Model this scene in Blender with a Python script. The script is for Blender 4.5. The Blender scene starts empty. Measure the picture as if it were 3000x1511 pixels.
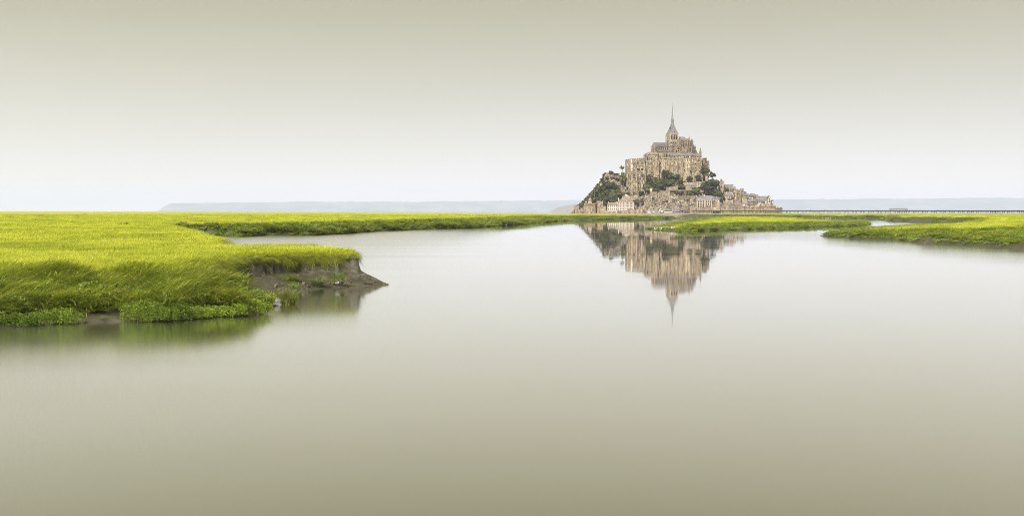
import bpy, bmesh, math, random
import numpy as np
from mathutils import Vector, Euler, Matrix

scene = bpy.context.scene
COL = scene.collection
random.seed(7)
RNG = np.random.default_rng(11)
R = math.radians
F, HOR, CAMZ = 3300.0, 618.0, 6.3      # focal length and horizon of the 3000 px wide photograph, eye height above the water

# ---------------------------------------------------------------- camera
cam = bpy.data.cameras.new('camera')
cam_ob = bpy.data.objects.new('camera', cam)
COL.objects.link(cam_ob)
cam_ob.location = (0, 0, CAMZ)
cam_ob.rotation_euler = (R(90), 0, 0)
cam.sensor_width = 36
cam.lens = 36 * F / 3000
cam.shift_y = -(755.5 - HOR) / 3000
cam.clip_start, cam.clip_end = 0.5, 60000
scene.camera = cam_ob

# ---------------------------------------------------------------- exposure, sun, sky
EXPO = 1.0
SUN_AZ, SUN_EL = -22, 46               # degrees left of straight behind the camera, above the horizon
vs = scene.view_settings
vs.view_transform, vs.look, vs.gamma, vs.exposure = 'Standard', 'None', 1.0, EXPO
vs.use_curve_mapping = False
sun = bpy.data.lights.new('sun', 'SUN')
sun.energy, sun.angle, sun.color = 5.0, R(8), (1.0, 0.95, 0.87)
sun_ob = bpy.data.objects.new('sun', sun)
COL.objects.link(sun_ob)
spos = Vector((math.sin(R(SUN_AZ)) * math.cos(R(SUN_EL)), -math.cos(R(SUN_AZ)) * math.cos(R(SUN_EL)), math.sin(R(SUN_EL))))
sun_ob.rotation_euler = (-spos).to_track_quat('-Z', 'Y').to_euler()
sun_ob.location = (0, -50, 400)

world = bpy.data.worlds.new('World')
scene.world = world
world.use_nodes = True
wn, wl = world.node_tree.nodes, world.node_tree.links
wn.clear()
w_out = wn.new('ShaderNodeOutputWorld')
bg_sky = wn.new('ShaderNodeBackground'); bg_sky.inputs['Strength'].default_value = 0.06
sky = wn.new('ShaderNodeTexSky'); sky.sky_type = 'NISHITA'; sky.sun_disc = False
sky.sun_elevation, sky.sun_rotation = R(SUN_EL), R(180 - SUN_AZ)
sky.air_density, sky.dust_density = 1.0, 3.0
bg_veil = wn.new('ShaderNodeBackground'); bg_veil.inputs['Strength'].default_value = 0.5
mixw = wn.new('ShaderNodeMixShader'); mixw.inputs[0].default_value = 0.975
tc = wn.new('ShaderNodeTexCoord')
sep = wn.new('ShaderNodeSeparateXYZ')
ramp = wn.new('ShaderNodeValToRGB')
mul = wn.new('ShaderNodeMath'); mul.operation = 'MULTIPLY'; mul.inputs[1].default_value = 2.5
def lin(c):
    c = c / 255.0
    return c / 12.92 if c <= 0.04045 else ((c + 0.055) / 1.055) ** 2.4
def srgb(r, g, b, a=1.0):
    return (lin(r), lin(g), lin(b), a)
# overcast veil: white at the horizon, khaki higher up, then even to the zenith
els = [(0.0, (267, 254, 229)), (0.9, (264, 252, 232)), (2.2, (248, 243, 233)), (3.6, (235, 231, 219)), (5.4, (221, 217, 202)),
       (7.2, (209, 204, 184)), (9.2, (196, 191, 166)), (11.0, (187, 181, 154)), (13.0, (176, 171, 140)), (15.0, (164, 158, 125)), (23.0, (159, 153, 121))]
cr = ramp.color_ramp
while len(cr.elements) > 1:
    cr.elements.remove(cr.elements[-1])
for i, (e, c) in enumerate(els):
    p = math.sin(R(e)) * 2.5
    el = cr.elements[0] if i == 0 else cr.elements.new(p)
    el.position = p
    el.color = srgb(*c)
wl.new(tc.outputs['Generated'], sep.inputs[0])
wl.new(sep.outputs['Z'], mul.inputs[0])
wl.new(mul.outputs[0], ramp.inputs[0])
wl.new(ramp.outputs[0], bg_veil.inputs['Color'])
wl.new(sky.outputs[0], bg_sky.inputs['Color'])
wl.new(bg_sky.outputs[0], mixw.inputs[1])
wl.new(bg_veil.outputs[0], mixw.inputs[2])
wl.new(mixw.outputs[0], w_out.inputs[0])

scene.cycles.use_denoising = True
scene.cycles.denoising_prefilter = 'NONE'
scene.cycles.filter_width = 0.9
scene.cycles.max_bounces = 8
scene.cycles.diffuse_bounces = 3
scene.cycles.glossy_bounces = 3
scene.cycles.transmission_bounces = 8
scene.cycles.volume_bounces = 1
scene.cycles.transparent_max_bounces = 8
scene.cycles.sample_clamp_indirect = 4.0

# ---------------------------------------------------------------- helpers
def Pt(x, y, Y):
    """the world point at distance Y that the photograph shows at pixel x, y"""
    return Vector(((x - 1500) / F * Y, Y, CAMZ - (y - HOR) / F * Y))

def Xp(x, Y):
    return (x - 1500) / F * Y

def Zp(y, Y):
    return CAMZ - (y - HOR) / F * Y

def tag(o, label=None, cat=None, group=None, kind=None):
    if label: o['label'] = label
    if cat: o['category'] = cat
    if group: o['group'] = group
    if kind: o['kind'] = kind
    return o

def link(name, data, parent=None, loc=None, rot=None, scl=None):
    o = bpy.data.objects.new(name, data)
    COL.objects.link(o)
    if parent is not None: o.parent = parent
    if loc is not None: o.location = loc
    if rot is not None: o.rotation_euler = rot
    if scl is not None: o.scale = scl
    return o

def thing(name, label, cat, loc, rz=0, group=None):
    o = link(name, None, None, loc, (0, 0, rz))
    return tag(o, label, cat, group)

def mesh_np(name, verts, faces, mats, smooth=False, attrs=None):
    """a mesh from numpy arrays: faces all quads or all triangles"""
    me = bpy.data.meshes.new(name)
    n, k = faces.shape
    me.vertices.add(len(verts)); me.loops.add(n * k); me.polygons.add(n)
    me.vertices.foreach_set('co', np.asarray(verts, np.float32).ravel())
    me.loops.foreach_set('vertex_index', np.asarray(faces, np.int32).ravel())
    me.polygons.foreach_set('loop_start', np.arange(0, n * k, k, dtype=np.int32))
    if smooth:
        me.polygons.foreach_set('use_smooth', np.ones(n, bool))
    for m in mats: me.materials.append(m)
    for an, av in (attrs or {}).items():
        a = me.attributes.new(an, 'FLOAT', 'POINT')
        a.data.foreach_set('value', np.asarray(av, np.float32))
    me.update(calc_edges=True)
    return me

class MB:
    """collects simple solids into one mesh"""
    def __init__(s):
        s.v, s.f, s.m = [], [], []
    def add(s, vs, fs, mi=0):
        b = len(s.v)
        s.v += [tuple(p) for p in vs]
        s.f += [tuple(b + i for i in f) for f in fs]
        s.m += [mi] * len(fs)
        return s
    def box(s, x0, x1, y0, y1, z0, z1, mi=0):
        return s.add([(x0,y0,z0),(x1,y0,z0),(x1,y1,z0),(x0,y1,z0),(x0,y0,z1),(x1,y0,z1),(x1,y1,z1),(x0,y1,z1)],
                     [(0,3,2,1),(4,5,6,7),(0,1,5,4),(1,2,6,5),(2,3,7,6),(3,0,4,7)], mi)
    def ext(s, poly, axis, a0, a1, mi=0):
        """extrude a 2-D polygon: axis 'y' takes (x, z) points, 'x' takes (y, z), 'z' takes (x, y)"""
        n = len(poly)
        def p(q, a):
            return (q[0], a, q[1]) if axis == 'y' else (a, q[0], q[1]) if axis == 'x' else (q[0], q[1], a)
        vs = [p(q, a0) for q in poly] + [p(q, a1) for q in poly]
        fs = [tuple(range(n)), tuple(range(2 * n - 1, n - 1, -1))]
        fs += [(i, i + n, (i + 1) % n + n, (i + 1) % n) for i in range(n)]
        return s.add(vs, fs, mi)
    def ngon(s, cx, cy, z0, z1, r0, r1, n=8, mi=0, rot=0.0, ry=1.0):
        a = [rot + 2 * math.pi * i / n for i in range(n)]
        lo = [(cx + r0 * math.cos(t), cy + ry * r0 * math.sin(t), z0) for t in a]
        if r1 < 1e-4:
            fs = [(i, (i + 1) % n, n) for i in range(n)] + [tuple(range(n - 1, -1, -1))]
            return s.add(lo + [(cx, cy, z1)], fs, mi)
        hi = [(cx + r1 * math.cos(t), cy + ry * r1 * math.sin(t), z1) for t in a]
        fs = [(i, (i + 1) % n, (i + 1) % n + n, i + n) for i in range(n)]
        fs += [tuple(range(n - 1, -1, -1)), tuple(range(n, 2 * n))]
        return s.add(lo + hi, fs, mi)
    def frus(s, x0, x1, y0, y1, z0, X0, X1, Y0, Y1, z1, mi=0):
        return s.add([(x0,y0,z0),(x1,y0,z0),(x1,y1,z0),(x0,y1,z0),(X0,Y0,z1),(X1,Y0,z1),(X1,Y1,z1),(X0,Y1,z1)],
                     [(0,3,2,1),(4,5,6,7),(0,1,5,4),(1,2,6,5),(2,3,7,6),(3,0,4,7)], mi)
    def bar(s, a, b, r, mi=0, n=5, r1=None):
        a, b = Vector(a), Vector(b)
        d = (b - a).normalized()
        u = d.cross(Vector((0, 0, 1)) if abs(d.z) < 0.9 else Vector((1, 0, 0))).normalized()
        w = d.cross(u)
        r1 = r if r1 is None else r1
        vs = [a + (u * math.cos(2*math.pi*i/n) + w * math.sin(2*math.pi*i/n)) * r for i in range(n)]
        vs += [b + (u * math.cos(2*math.pi*i/n) + w * math.sin(2*math.pi*i/n)) * r1 for i in range(n)]
        fs = [(i, (i+1) % n, (i+1) % n + n, i + n) for i in range(n)] + [tuple(range(n-1, -1, -1)), tuple(range(n, 2*n))]
        return s.add(vs, fs, mi)
    def mesh(s, name, mats, smooth=False):
        me = bpy.data.meshes.new(name)
        me.from_pydata(s.v, [], s.f)
        for m in (mats if isinstance(mats, (list, tuple)) else [mats]): me.materials.append(m)
        me.polygons.foreach_set('material_index', s.m)
        if smooth: me.polygons.foreach_set('use_smooth', [True] * len(s.f))
        bm = bmesh.new(); bm.from_mesh(me)
        bmesh.ops.recalc_face_normals(bm, faces=bm.faces)
        bm.to_mesh(me); bm.free()
        me.update()
        return me
    def build(s, name, mats, parent=None, loc=None, rot=None, scl=None, smooth=False):
        return link(name, s.mesh(name, mats, smooth), parent, loc, rot, scl)

# value noise on arrays
def _hash(ix, iy, seed):
    h = (ix * 374761393 + iy * 668265263 + seed * 1442695041).astype(np.int64) & 0xffffffff
    h = ((h ^ (h >> 13)) * 1274126177) & 0xffffffff
    return ((h ^ (h >> 16)) & 0xffff) / 65535.0
def vnoise(x, y, seed=0):
    x, y = np.asarray(x, float), np.asarray(y, float)
    ix, iy = np.floor(x).astype(np.int64), np.floor(y).astype(np.int64)
    fx, fy = x - ix, y - iy
    fx, fy = fx * fx * (3 - 2 * fx), fy * fy * (3 - 2 * fy)
    a, b = _hash(ix, iy, seed), _hash(ix + 1, iy, seed)
    c, d = _hash(ix, iy + 1, seed), _hash(ix + 1, iy + 1, seed)
    return (a + (b - a) * fx) * (1 - fy) + (c + (d - c) * fx) * fy
def fbm(x, y, seed=0, o=4):
    t, a, n = 0.0, 0.5, 0.0
    for k in range(o):
        t = t + a * vnoise(x * 2 ** k, y * 2 ** k, seed + k * 17); n += a; a *= 0.5
    return t / n - 0.5
def sstep(a, b, x):
    t = np.clip((x - a) / (b - a), 0, 1)
    return t * t * (3 - 2 * t)

# ---------------------------------------------------------------- materials
def new_mat(name):
    m = bpy.data.materials.new(name); m.use_nodes = True
    nt = m.node_tree
    return m, nt.nodes, nt.links, nt.nodes['Principled BSDF']

def coords(n, l, scale=(1, 1, 1), obj=False):
    g = n.new('ShaderNodeTexCoord') if obj else n.new('ShaderNodeNewGeometry')
    mp = n.new('ShaderNodeMapping'); mp.inputs['Scale'].default_value = scale
    l.new(g.outputs['Object' if obj else 'Position'], mp.inputs['Vector'])
    return mp.outputs[0]

def noise(n, l, vec, scale, detail=4, rough=0.6):
    t = n.new('ShaderNodeTexNoise')
    t.inputs['Scale'].default_value = scale; t.inputs['Detail'].default_value = detail; t.inputs['Roughness'].default_value = rough
    l.new(vec, t.inputs['Vector'])
    return t.outputs['Fac']

def rampn(n, l, fac, stops):
    r = n.new('ShaderNodeValToRGB'); e = r.color_ramp.elements
    e[0].position, e[0].color = stops[0][0], (*stops[0][1], 1)
    e[1].position, e[1].color = stops[-1][0], (*stops[-1][1], 1)
    for p, c in stops[1:-1]:
        k = e.new(p); k.color = (*c, 1)
    l.new(fac, r.inputs[0])
    return r.outputs[0]

def mixc(n, l, fac, a, b, mode='MIX'):
    m = n.new('ShaderNodeMix'); m.data_type = 'RGBA'; m.blend_type = mode
    if isinstance(fac, (int, float)): m.inputs[0].default_value = fac
    else: l.new(fac, m.inputs[0])
    for i, c in ((6, a), (7, b)):
        if isinstance(c, tuple): m.inputs[i].default_value = (*c, 1) if len(c) == 3 else c
        else: l.new(c, m.inputs[i])
    return m.outputs[2]

def stone(name, dark, mid, light, s=0.35, streak=0.5, rough=0.9, bump=0.4):
    """weathered masonry: mottled blocks, vertical rain streaks"""
    m, n, l, b = new_mat(name)
    v = coords(n, l)
    a = noise(n, l, v, s, 6, 0.72)
    col = rampn(n, l, a, [(0.35, tuple(x * .88 for x in dark)), (0.5, mid), (0.65, tuple(x * 1.12 for x in light))])
    vv = coords(n, l, (0.55, 0.55, 0.05))
    st = noise(n, l, vv, 1.0, 3, 0.6)
    sr = rampn(n, l, st, [(0.38, (0.24, 0.225, 0.22)), (0.55, (1.12, 1.12, 1.12))])
    col = mixc(n, l, streak, col, sr, 'MULTIPLY')
    f = noise(n, l, v, s * 5, 3, 0.7)
    fr = rampn(n, l, f, [(0.36, (0.52, 0.50, 0.48)), (0.6, (1.22, 1.20, 1.15))])
    col = mixc(n, l, 0.8, col, fr, 'MULTIPLY')
    l.new(col, b.inputs['Base Color'])
    b.inputs['Roughness'].default_value = rough
    bp = n.new('ShaderNodeBump'); bp.inputs['Strength'].default_value = bump; bp.inputs['Distance'].default_value = 0.5
    l.new(f, bp.inputs['Height']); l.new(bp.outputs[0], b.inputs['Normal'])
    return m

def plain(name, c, rough=0.7, var=0.15, s=0.8, metal=0.0):
    m, n, l, b = new_mat(name)
    v = coords(n, l)
    a = noise(n, l, v, s, 4, 0.65)
    col = rampn(n, l, a, [(0.3, tuple(x * (1 - var) for x in c)), (0.7, tuple(min(1, x * (1 + var)) for x in c))])
    l.new(col, b.inputs['Base Color'])
    b.inputs['Roughness'].default_value = rough; b.inputs['Metallic'].default_value = metal
    return m

def leafy(name, dark, light, s=0.12, trans=0.25, mid=None):
    m, n, l, b = new_mat(name)
    v = coords(n, l)
    a = noise(n, l, v, s, 3, 0.6)
    oi = n.new('ShaderNodeObjectInfo')
    ad = n.new('ShaderNodeMath'); ad.operation = 'MULTIPLY_ADD'; ad.inputs[1].default_value = 0.35; ad.inputs[2].default_value = -0.175
    l.new(oi.outputs['Random'], ad.inputs[0])
    a2 = n.new('ShaderNodeMath'); a2.operation = 'ADD'
    l.new(a, a2.inputs[0]); l.new(ad.outputs[0], a2.inputs[1])
    col = rampn(n, l, a2.outputs[0], [(0.28, dark)] + ([(0.5, mid)] if mid else []) + [(0.72, light)])
    l.new(col, b.inputs['Base Color'])
    b.inputs['Roughness'].default_value = 0.75
    b.inputs['Specular IOR Level'].default_value = 0.25
    tr = n.new('ShaderNodeBsdfTranslucent'); l.new(col, tr.inputs['Color'])
    mx = n.new('ShaderNodeMixShader'); mx.inputs[0].default_value = trans
    out = n['Material Output']
    l.new(b.outputs[0], mx.inputs[1]); l.new(tr.outputs[0], mx.inputs[2]); l.new(mx.outputs[0], out.inputs['Surface'])
    return m

M = {}
M['stone'] = stone('abbey_stone', (0.082, 0.061, 0.041), (0.208, 0.164, 0.110), (0.358, 0.294, 0.203), 0.28, 0.55)
M['stone_dark'] = stone('dark_stone', (0.058, 0.044, 0.031), (0.146, 0.114, 0.080), (0.261, 0.210, 0.143), 0.3, 0.6)  # a darker tone of the same masonry
M['stone_pale'] = stone('pale_stone', (0.136, 0.106, 0.071), (0.300, 0.245, 0.170), (0.436, 0.367, 0.267), 0.3, 0.45)
M['rampart'] = stone('rampart_stone', (0.112, 0.084, 0.055), (0.228, 0.178, 0.119), (0.329, 0.264, 0.183), 0.22, 0.5)
M['lichen'] = stone('lichen_stone', (0.087, 0.064, 0.038), (0.217, 0.161, 0.084), (0.320, 0.250, 0.154), 0.3, 0.5)
M['cliffwall'] = stone('stained_cliff_wall', (0.039, 0.030, 0.022), (0.146, 0.110, 0.077), (0.445, 0.392, 0.327), 0.24, 0.85)
M['trim'] = plain('cut_stone_trim', (0.244, 0.206, 0.148), 0.85)
M['plaster'] = plain('white_plaster', (0.43, 0.40, 0.35), 0.85, 0.08)
M['cream'] = plain('cream_plaster', (0.305, 0.248, 0.181), 0.85, 0.14)
M['slate'] = stone('slate', (0.096, 0.090, 0.099), (0.141, 0.132, 0.144), (0.180, 0.171, 0.186), 0.5, 0.35, 0.6, 0.2)
M['slate_dark'] = stone('dark_slate', (0.060, 0.057, 0.060), (0.096, 0.090, 0.096), (0.138, 0.129, 0.135), 0.5, 0.35, 0.6, 0.2)
M['roof_brown'] = stone('brown_roof_slate', (0.078, 0.063, 0.048), (0.132, 0.108, 0.084), (0.186, 0.156, 0.126), 0.5, 0.4, 0.8, 0.3)
M['roof_lichen'] = stone('lichened_roof_slate', (0.114, 0.090, 0.066), (0.168, 0.138, 0.108), (0.216, 0.168, 0.108), 0.4, 0.3, 0.8, 0.3)
M['timber'] = plain('dark_timber', (0.10, 0.07, 0.05), 0.8, 0.3)
M['brick'] = plain('brick_red', (0.180, 0.084, 0.048), 0.85, 0.2)
M['glass'] = plain('window_glass', (0.018, 0.019, 0.024), 0.25, 0.3)
M['shade_pane'] = plain('painted_dark_opening', (0.011, 0.010, 0.009), 0.95, 0.3)  # near-black flat panes: the shade inside openings is put into this colour
M['white'] = plain('white_paint', (0.432, 0.426, 0.414), 0.4, 0.05)
M['gold'] = plain('gilded_copper', (0.55, 0.36, 0.12), 0.35, 0.1, 1.0, 0.7)
M['copper'] = plain('spire_lead', (0.16, 0.165, 0.15), 0.6, 0.3)
M['steel'] = plain('dark_steel', (0.018, 0.019, 0.024), 0.5, 0.2)
M['steel_grey'] = plain('grey_steel', (0.17, 0.16, 0.15), 0.5, 0.2)
M['wood'] = plain('oak_boards', (0.26, 0.205, 0.18), 0.8, 0.12)
M['bark'] = plain('bark', (0.09, 0.07, 0.05), 0.9, 0.3)
M['tyre'] = plain('tyre_rubber', (0.02, 0.02, 0.02), 0.9)
M['red'] = plain('red_cloth', (0.330, 0.030, 0.024), 0.7, 0.1)
M['blue'] = plain('blue_cloth', (0.018, 0.030, 0.150), 0.7, 0.1)
M['green_paint'] = plain('green_livery', (0.108, 0.216, 0.036), 0.4, 0.05)
M['dark_paint'] = plain('dark_car_paint', (0.05, 0.055, 0.065), 0.3, 0.05)
M['red_paint'] = plain('red_car_paint', (0.252, 0.030, 0.024), 0.3, 0.05)
M['skin'] = plain('skin', (0.270, 0.168, 0.120), 0.6)
M['plumage'] = plain('white_plumage', (0.468, 0.462, 0.450), 0.8, 0.04)
M['wing'] = plain('grey_wing', (0.180, 0.180, 0.198), 0.8, 0.1)
M['beak'] = plain('orange_beak', (0.300, 0.150, 0.030), 0.6)
M['wool'] = plain('sheep_wool', (0.372, 0.348, 0.300), 0.95, 0.1)
M['leaf_dark'] = leafy('dark_leaves', (0.020, 0.024, 0.006), (0.082, 0.086, 0.020), 0.22, 0.12)
M['leaf_mid'] = leafy('mid_green_leaves', (0.036, 0.042, 0.009), (0.135, 0.136, 0.030), 0.22, 0.15)
M['leaf_olive'] = leafy('olive_leaves', (0.050, 0.046, 0.011), (0.145, 0.128, 0.034), 0.22, 0.15)
M['leaf_pale'] = leafy('pale_leaves', (0.060, 0.068, 0.034), (0.145, 0.153, 0.076), 0.3, 0.2)
M['leaf_bright'] = leafy('bright_leaves', (0.051, 0.085, 0.010), (0.128, 0.178, 0.025), 0.3, 0.25)
M['leaf_purple'] = leafy('purple_leaves', (0.017, 0.008, 0.010), (0.047, 0.020, 0.022), 0.3, 0.1)
# marsh plants
M['grass_top'] = leafy('bright_marsh_grass', (0.185, 0.23, 0.012), (0.53, 0.545, 0.065), 0.09, 0.35, (0.405, 0.44, 0.026))
M['grass_bank'] = leafy('green_bank_grass', (0.080, 0.125, 0.010), (0.34, 0.40, 0.035), 0.35, 0.35)
M['grass_deep'] = leafy('dark_lodged_grass', (0.042, 0.07, 0.012), (0.19, 0.24, 0.04), 0.5, 0.25)
M['straw'] = leafy('straw_grass', (0.14, 0.12, 0.035), (0.32, 0.27, 0.08), 0.6, 0.2)
M['purslane'] = leafy('purslane_leaves', (0.065, 0.115, 0.008), (0.21, 0.30, 0.026), 1.2, 0.25)
M['greygreen'] = leafy('grey_green_blades', (0.06, 0.075, 0.035), (0.16, 0.18, 0.08), 0.8, 0.2)
# ---------------------------------------------------------------- water and far land
def make_water():
    """silty river: mirror-like at a grazing angle, muddy when looked into"""
    m, n, l, b = new_mat('river_water')
    b.inputs['Base Color'].default_value = (0.058, 0.054, 0.024, 1)
    b.inputs['Roughness'].default_value = 0.6; b.inputs['Specular IOR Level'].default_value = 0.0
    v = coords(n, l, (0.010, 0.10, 1))
    a = noise(n, l, v, 1.0, 2, 0.5)
    mr = n.new('ShaderNodeMapRange'); mr.inputs[1].default_value, mr.inputs[2].default_value = 0.3, 0.7
    mr.inputs[3].default_value, mr.inputs[4].default_value = 0.012, 0.05
    gl = n.new('ShaderNodeBsdfGlossy'); gl.inputs['Color'].default_value = (0.985, 0.98, 0.975, 1)
    l.new(a, mr.inputs[0])
    # the current ruffles the water along the left bank
    geo_ = n.new('ShaderNodeNewGeometry'); sx = n.new('ShaderNodeSeparateXYZ'); l.new(geo_.outputs['Position'], sx.inputs[0])
    cu = n.new('ShaderNodeMapRange'); cu.inputs[1].default_value, cu.inputs[2].default_value = 1.0, -32.0
    cu.inputs[3].default_value, cu.inputs[4].default_value = 0.0, 0.19
    l.new(sx.outputs['X'], cu.inputs[0])
    nr = n.new('ShaderNodeMapRange'); nr.inputs[1].default_value, nr.inputs[2].default_value = 520, 330
    l.new(sx.outputs['Y'], nr.inputs[0])
    pr = n.new('ShaderNodeMath'); pr.operation = 'MULTIPLY_ADD'; l.new(cu.outputs[0], pr.inputs[0]); l.new(nr.outputs[0], pr.inputs[1]); l.new(mr.outputs[0], pr.inputs[2])
    c2 = n.new('ShaderNodeMapRange'); c2.inputs[1].default_value, c2.inputs[2].default_value = 51.0, 66.0      # and past the right bank
    c2.inputs[3].default_value, c2.inputs[4].default_value = 0.0, 0.085
    l.new(sx.outputs['X'], c2.inputs[0])
    n2 = n.new('ShaderNodeMapRange'); n2.inputs[1].default_value, n2.inputs[2].default_value = 345, 300
    l.new(sx.outputs['Y'], n2.inputs[0])
    p0 = pr; pr = n.new('ShaderNodeMath'); pr.operation = 'MULTIPLY_ADD'; l.new(c2.outputs[0], pr.inputs[0]); l.new(n2.outputs[0], pr.inputs[1]); l.new(p0.outputs[0], pr.inputs[2])
    l.new(pr.outputs[0], gl.inputs['Roughness'])
    lw = n.new('ShaderNodeLayerWeight')
    r = n.new('ShaderNodeValToRGB'); e = r.color_ramp.elements
    e[0].position, e[0].color = 0.0, (.03, .03, .03, 1)
    e[1].position, e[1].color = 1.0, (1, 1, 1, 1)
    for p, c in ((0.45, .16), (0.66, .54), (0.74, .72), (0.77, .79), (0.83, .92), (0.90, .975), (0.95, .99)):
        k = e.new(p); k.color = (c, c, c, 1)
    l.new(lw.outputs['Facing'], r.inputs[0])
    mx = n.new('ShaderNodeMixShader')
    l.new(r.outputs[0], mx.inputs[0]); l.new(b.outputs[0], mx.inputs[1]); l.new(gl.outputs[0], mx.inputs[2])
    l.new(mx.outputs[0], n['Material Output'].inputs['Surface'])
    return m
M['water'] = make_water()
wv = np.array([(-9000, -300, 0), (9000, -300, 0), (21000, 34000, 0), (-21000, 34000, 0)], float)
tag(link('water', mesh_np('water', wv, np.array([[0, 1, 2, 3]]), [M['water']])), kind='structure')

def make_hill_mat():
    m, n, l, b = new_mat('far_coast')
    v = coords(n, l, (0.0018, 0.0007, 0.008))
    a = noise(n, l, v, 1.0, 4, 0.6)
    col = rampn(n, l, a, [(0.40, (0.03, 0.05, 0.03)), (0.52, (0.07, 0.10, 0.045)), (0.60, (0.15, 0.15, 0.09)), (0.72, (0.07, 0.09, 0.05))])
    l.new(col, b.inputs['Base Color']); b.inputs['Roughness'].default_value = 1.0
    return m
M['coast'] = make_hill_mat()

def coast(name, pts, Y0, depth, nx, seed):
    """a far coast: ridge line read at pixels (x, y top), rising from the water at Y0 to its crest"""
    xs = np.linspace(pts[0][0], pts[-1][0], nx)
    top = np.interp(xs, [p[0] for p in pts], [p[1] for p in pts])
    rows = [0.0, 0.04, 0.12, 0.22, 0.34, 0.46, 0.58, 0.7, 0.82, 0.92, 1.0, 1.3, 1.8]
    prof = [-0.03, 0.12, 0.26, 0.36, 0.50, 0.58, 0.70, 0.80, 0.90, 0.96, 1.0, 0.75, 0.0]
    V = []
    Yc = Y0 + depth
    for t, g in zip(rows, prof):
        Y = Y0 + t * depth
        X = (xs - 1500) / F * Y
        zt = CAMZ + (HOR - top) / F * Yc
        hedge = (vnoise(X / 100, X * 0 + t * 9, seed) ** 2) * 36 + fbm(X / 700, X * 0 + t * 5, seed + 3, 3) * 52
        z = np.maximum(zt * g + hedge * min(1, g * 1.6) * (0.45 if t < 1.01 else 0), -6) if g > 0 else X * 0 - 8
        z[0] = z[-1] = -8
        V.append(np.stack([X, X * 0 + Y, z], 1))
    V = np.concatenate(V)
    k = len(rows)
    i = np.arange((k - 1) * nx).reshape(k - 1, nx)[:, :-1].ravel()
    Fc = np.stack([i, i + 1, i + 1 + nx, i + nx], 1)
    return tag(link(name, mesh_np(name, V, Fc, [M['coast']], True)), kind='structure')

coast('hills', [(462, 619), (470, 613), (485, 603), (500, 596.5), (600, 595), (760, 594), (885, 592), (1010, 591), (1200, 592), (1330, 590), (1500, 588.5), (1600, 589), (1700, 586), (1760, 588), (1900, 592)], 27000, 4000, 700, 5)
coast('hills', [(1900, 592), (2060, 586), (2180, 584), (2270, 585), (2400, 583.5), (2480, 585), (2560, 582), (2640, 583), (2760, 581), (2880, 580), (3000, 580.5), (3200, 578), (3420, 580)], 26000, 4500, 800, 9)

# ---------------------------------------------------------------- marsh terrain
def seg_sdf(px, py, poly):
    """signed distance to a closed polygon (positive inside), index and fraction of the nearest edge"""
    n = len(poly)
    best = np.full(px.shape, 1e18); bi = np.zeros(px.shape, int); bt = np.zeros(px.shape)
    inside = np.zeros(px.shape, bool)
    for i in range(n):
        ax, ay = poly[i]; bx, by = poly[(i + 1) % n]
        dx, dy = bx - ax, by - ay
        L2 = dx * dx + dy * dy + 1e-12
        t = np.clip(((px - ax) * dx + (py - ay) * dy) / L2, 0, 1)
        d2 = (px - ax - t * dx) ** 2 + (py - ay - t * dy) ** 2
        k = d2 < best
        best[k] = d2[k]; bi[k] = i; bt[k] = t[k]
        c = ((ay > py) != (by > py)) & (px < (bx - ax) * (py - ay) / (by - ay + 1e-12) + ax)
        inside ^= c
    d = np.sqrt(best)
    return np.where(inside, d, -d), bi, bt

class Land:
    """a marsh bank: shore vertices (x px, Y m, width of the slope, height of the top, height of the mud, width of the mud, cliff 0..1, shore roughness)"""
    def __init__(s, shore, seed):
        s.P = np.array([(Xp(a[0], a[1]), a[1]) for a in shore])
        s.A = np.array([a[2:] for a in shore], float)
        s.seed = seed
    def eval(s, X, Y):
        d, i, t = seg_sdf(X, Y, s.P)
        j = (i + 1) % len(s.P)
        q = s.A[i] * (1 - t)[:, None] + s.A[j] * t[:, None]
        w, zt, zm, mw, cl, ro = q.T
        d = d + ro * (fbm(X / (ro * 3 + 0.6), Y / (ro * 3 + 0.6), s.seed, 4) * 2.2)
        u = np.clip(d, 0, None)
        # grassy slope
        mud = zm * np.clip(u / mw, 0, 1) ** 0.8
        k = np.clip((u - mw) / np.maximum(w - mw, 0.2), 0, 1)
        step = 0.34 * sstep(0, 0.5, u - mw)
        slope = mud + (zt - zm - 0.34) * (k ** 0.75) + step
        # eroded cliff over a mud apron
        kc = np.clip((u - mw) / 0.8, 0, 1)
        cliff = zm * np.clip(u / mw, 0, 1) ** 1.15 + (zt - zm) * (0.82 * sstep(0, 0.45, kc) + 0.18 * kc)
        z = slope * (1 - cl) + cliff * cl
        grassy = sstep(-0.1, 0.35, u - mw - 0.9 * cl + 0.5 * fbm(X * 0.9, Y * 0.9, s.seed + 5, 3))
        lump = fbm(X / 2.3, Y / 1.6, s.seed + 9, 4)
        onslope = sstep(0, 1.2, u - mw) * (1 - sstep(0.8, 1.3, u / w)) * (1 - cl)
        z = z + lump * (0.75 * onslope + 0.10 * sstep(0.9, 1.3, u / w) * np.minimum(1, w / 10) + 0.05 * (1 - grassy) * sstep(0, .8, u))
        crag = fbm(X * 1.6, Y * 3.2, s.seed + 31, 5)
        z = z + cl * crag * 0.85 * sstep(0.02, 0.2, kc) * (1 - sstep(0.75, 1.0, kc))
        z = np.where(d < 0, np.maximum(d * 0.22, -1.2), z)
        return z, d, grassy, onslope, w, cl, mw

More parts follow.
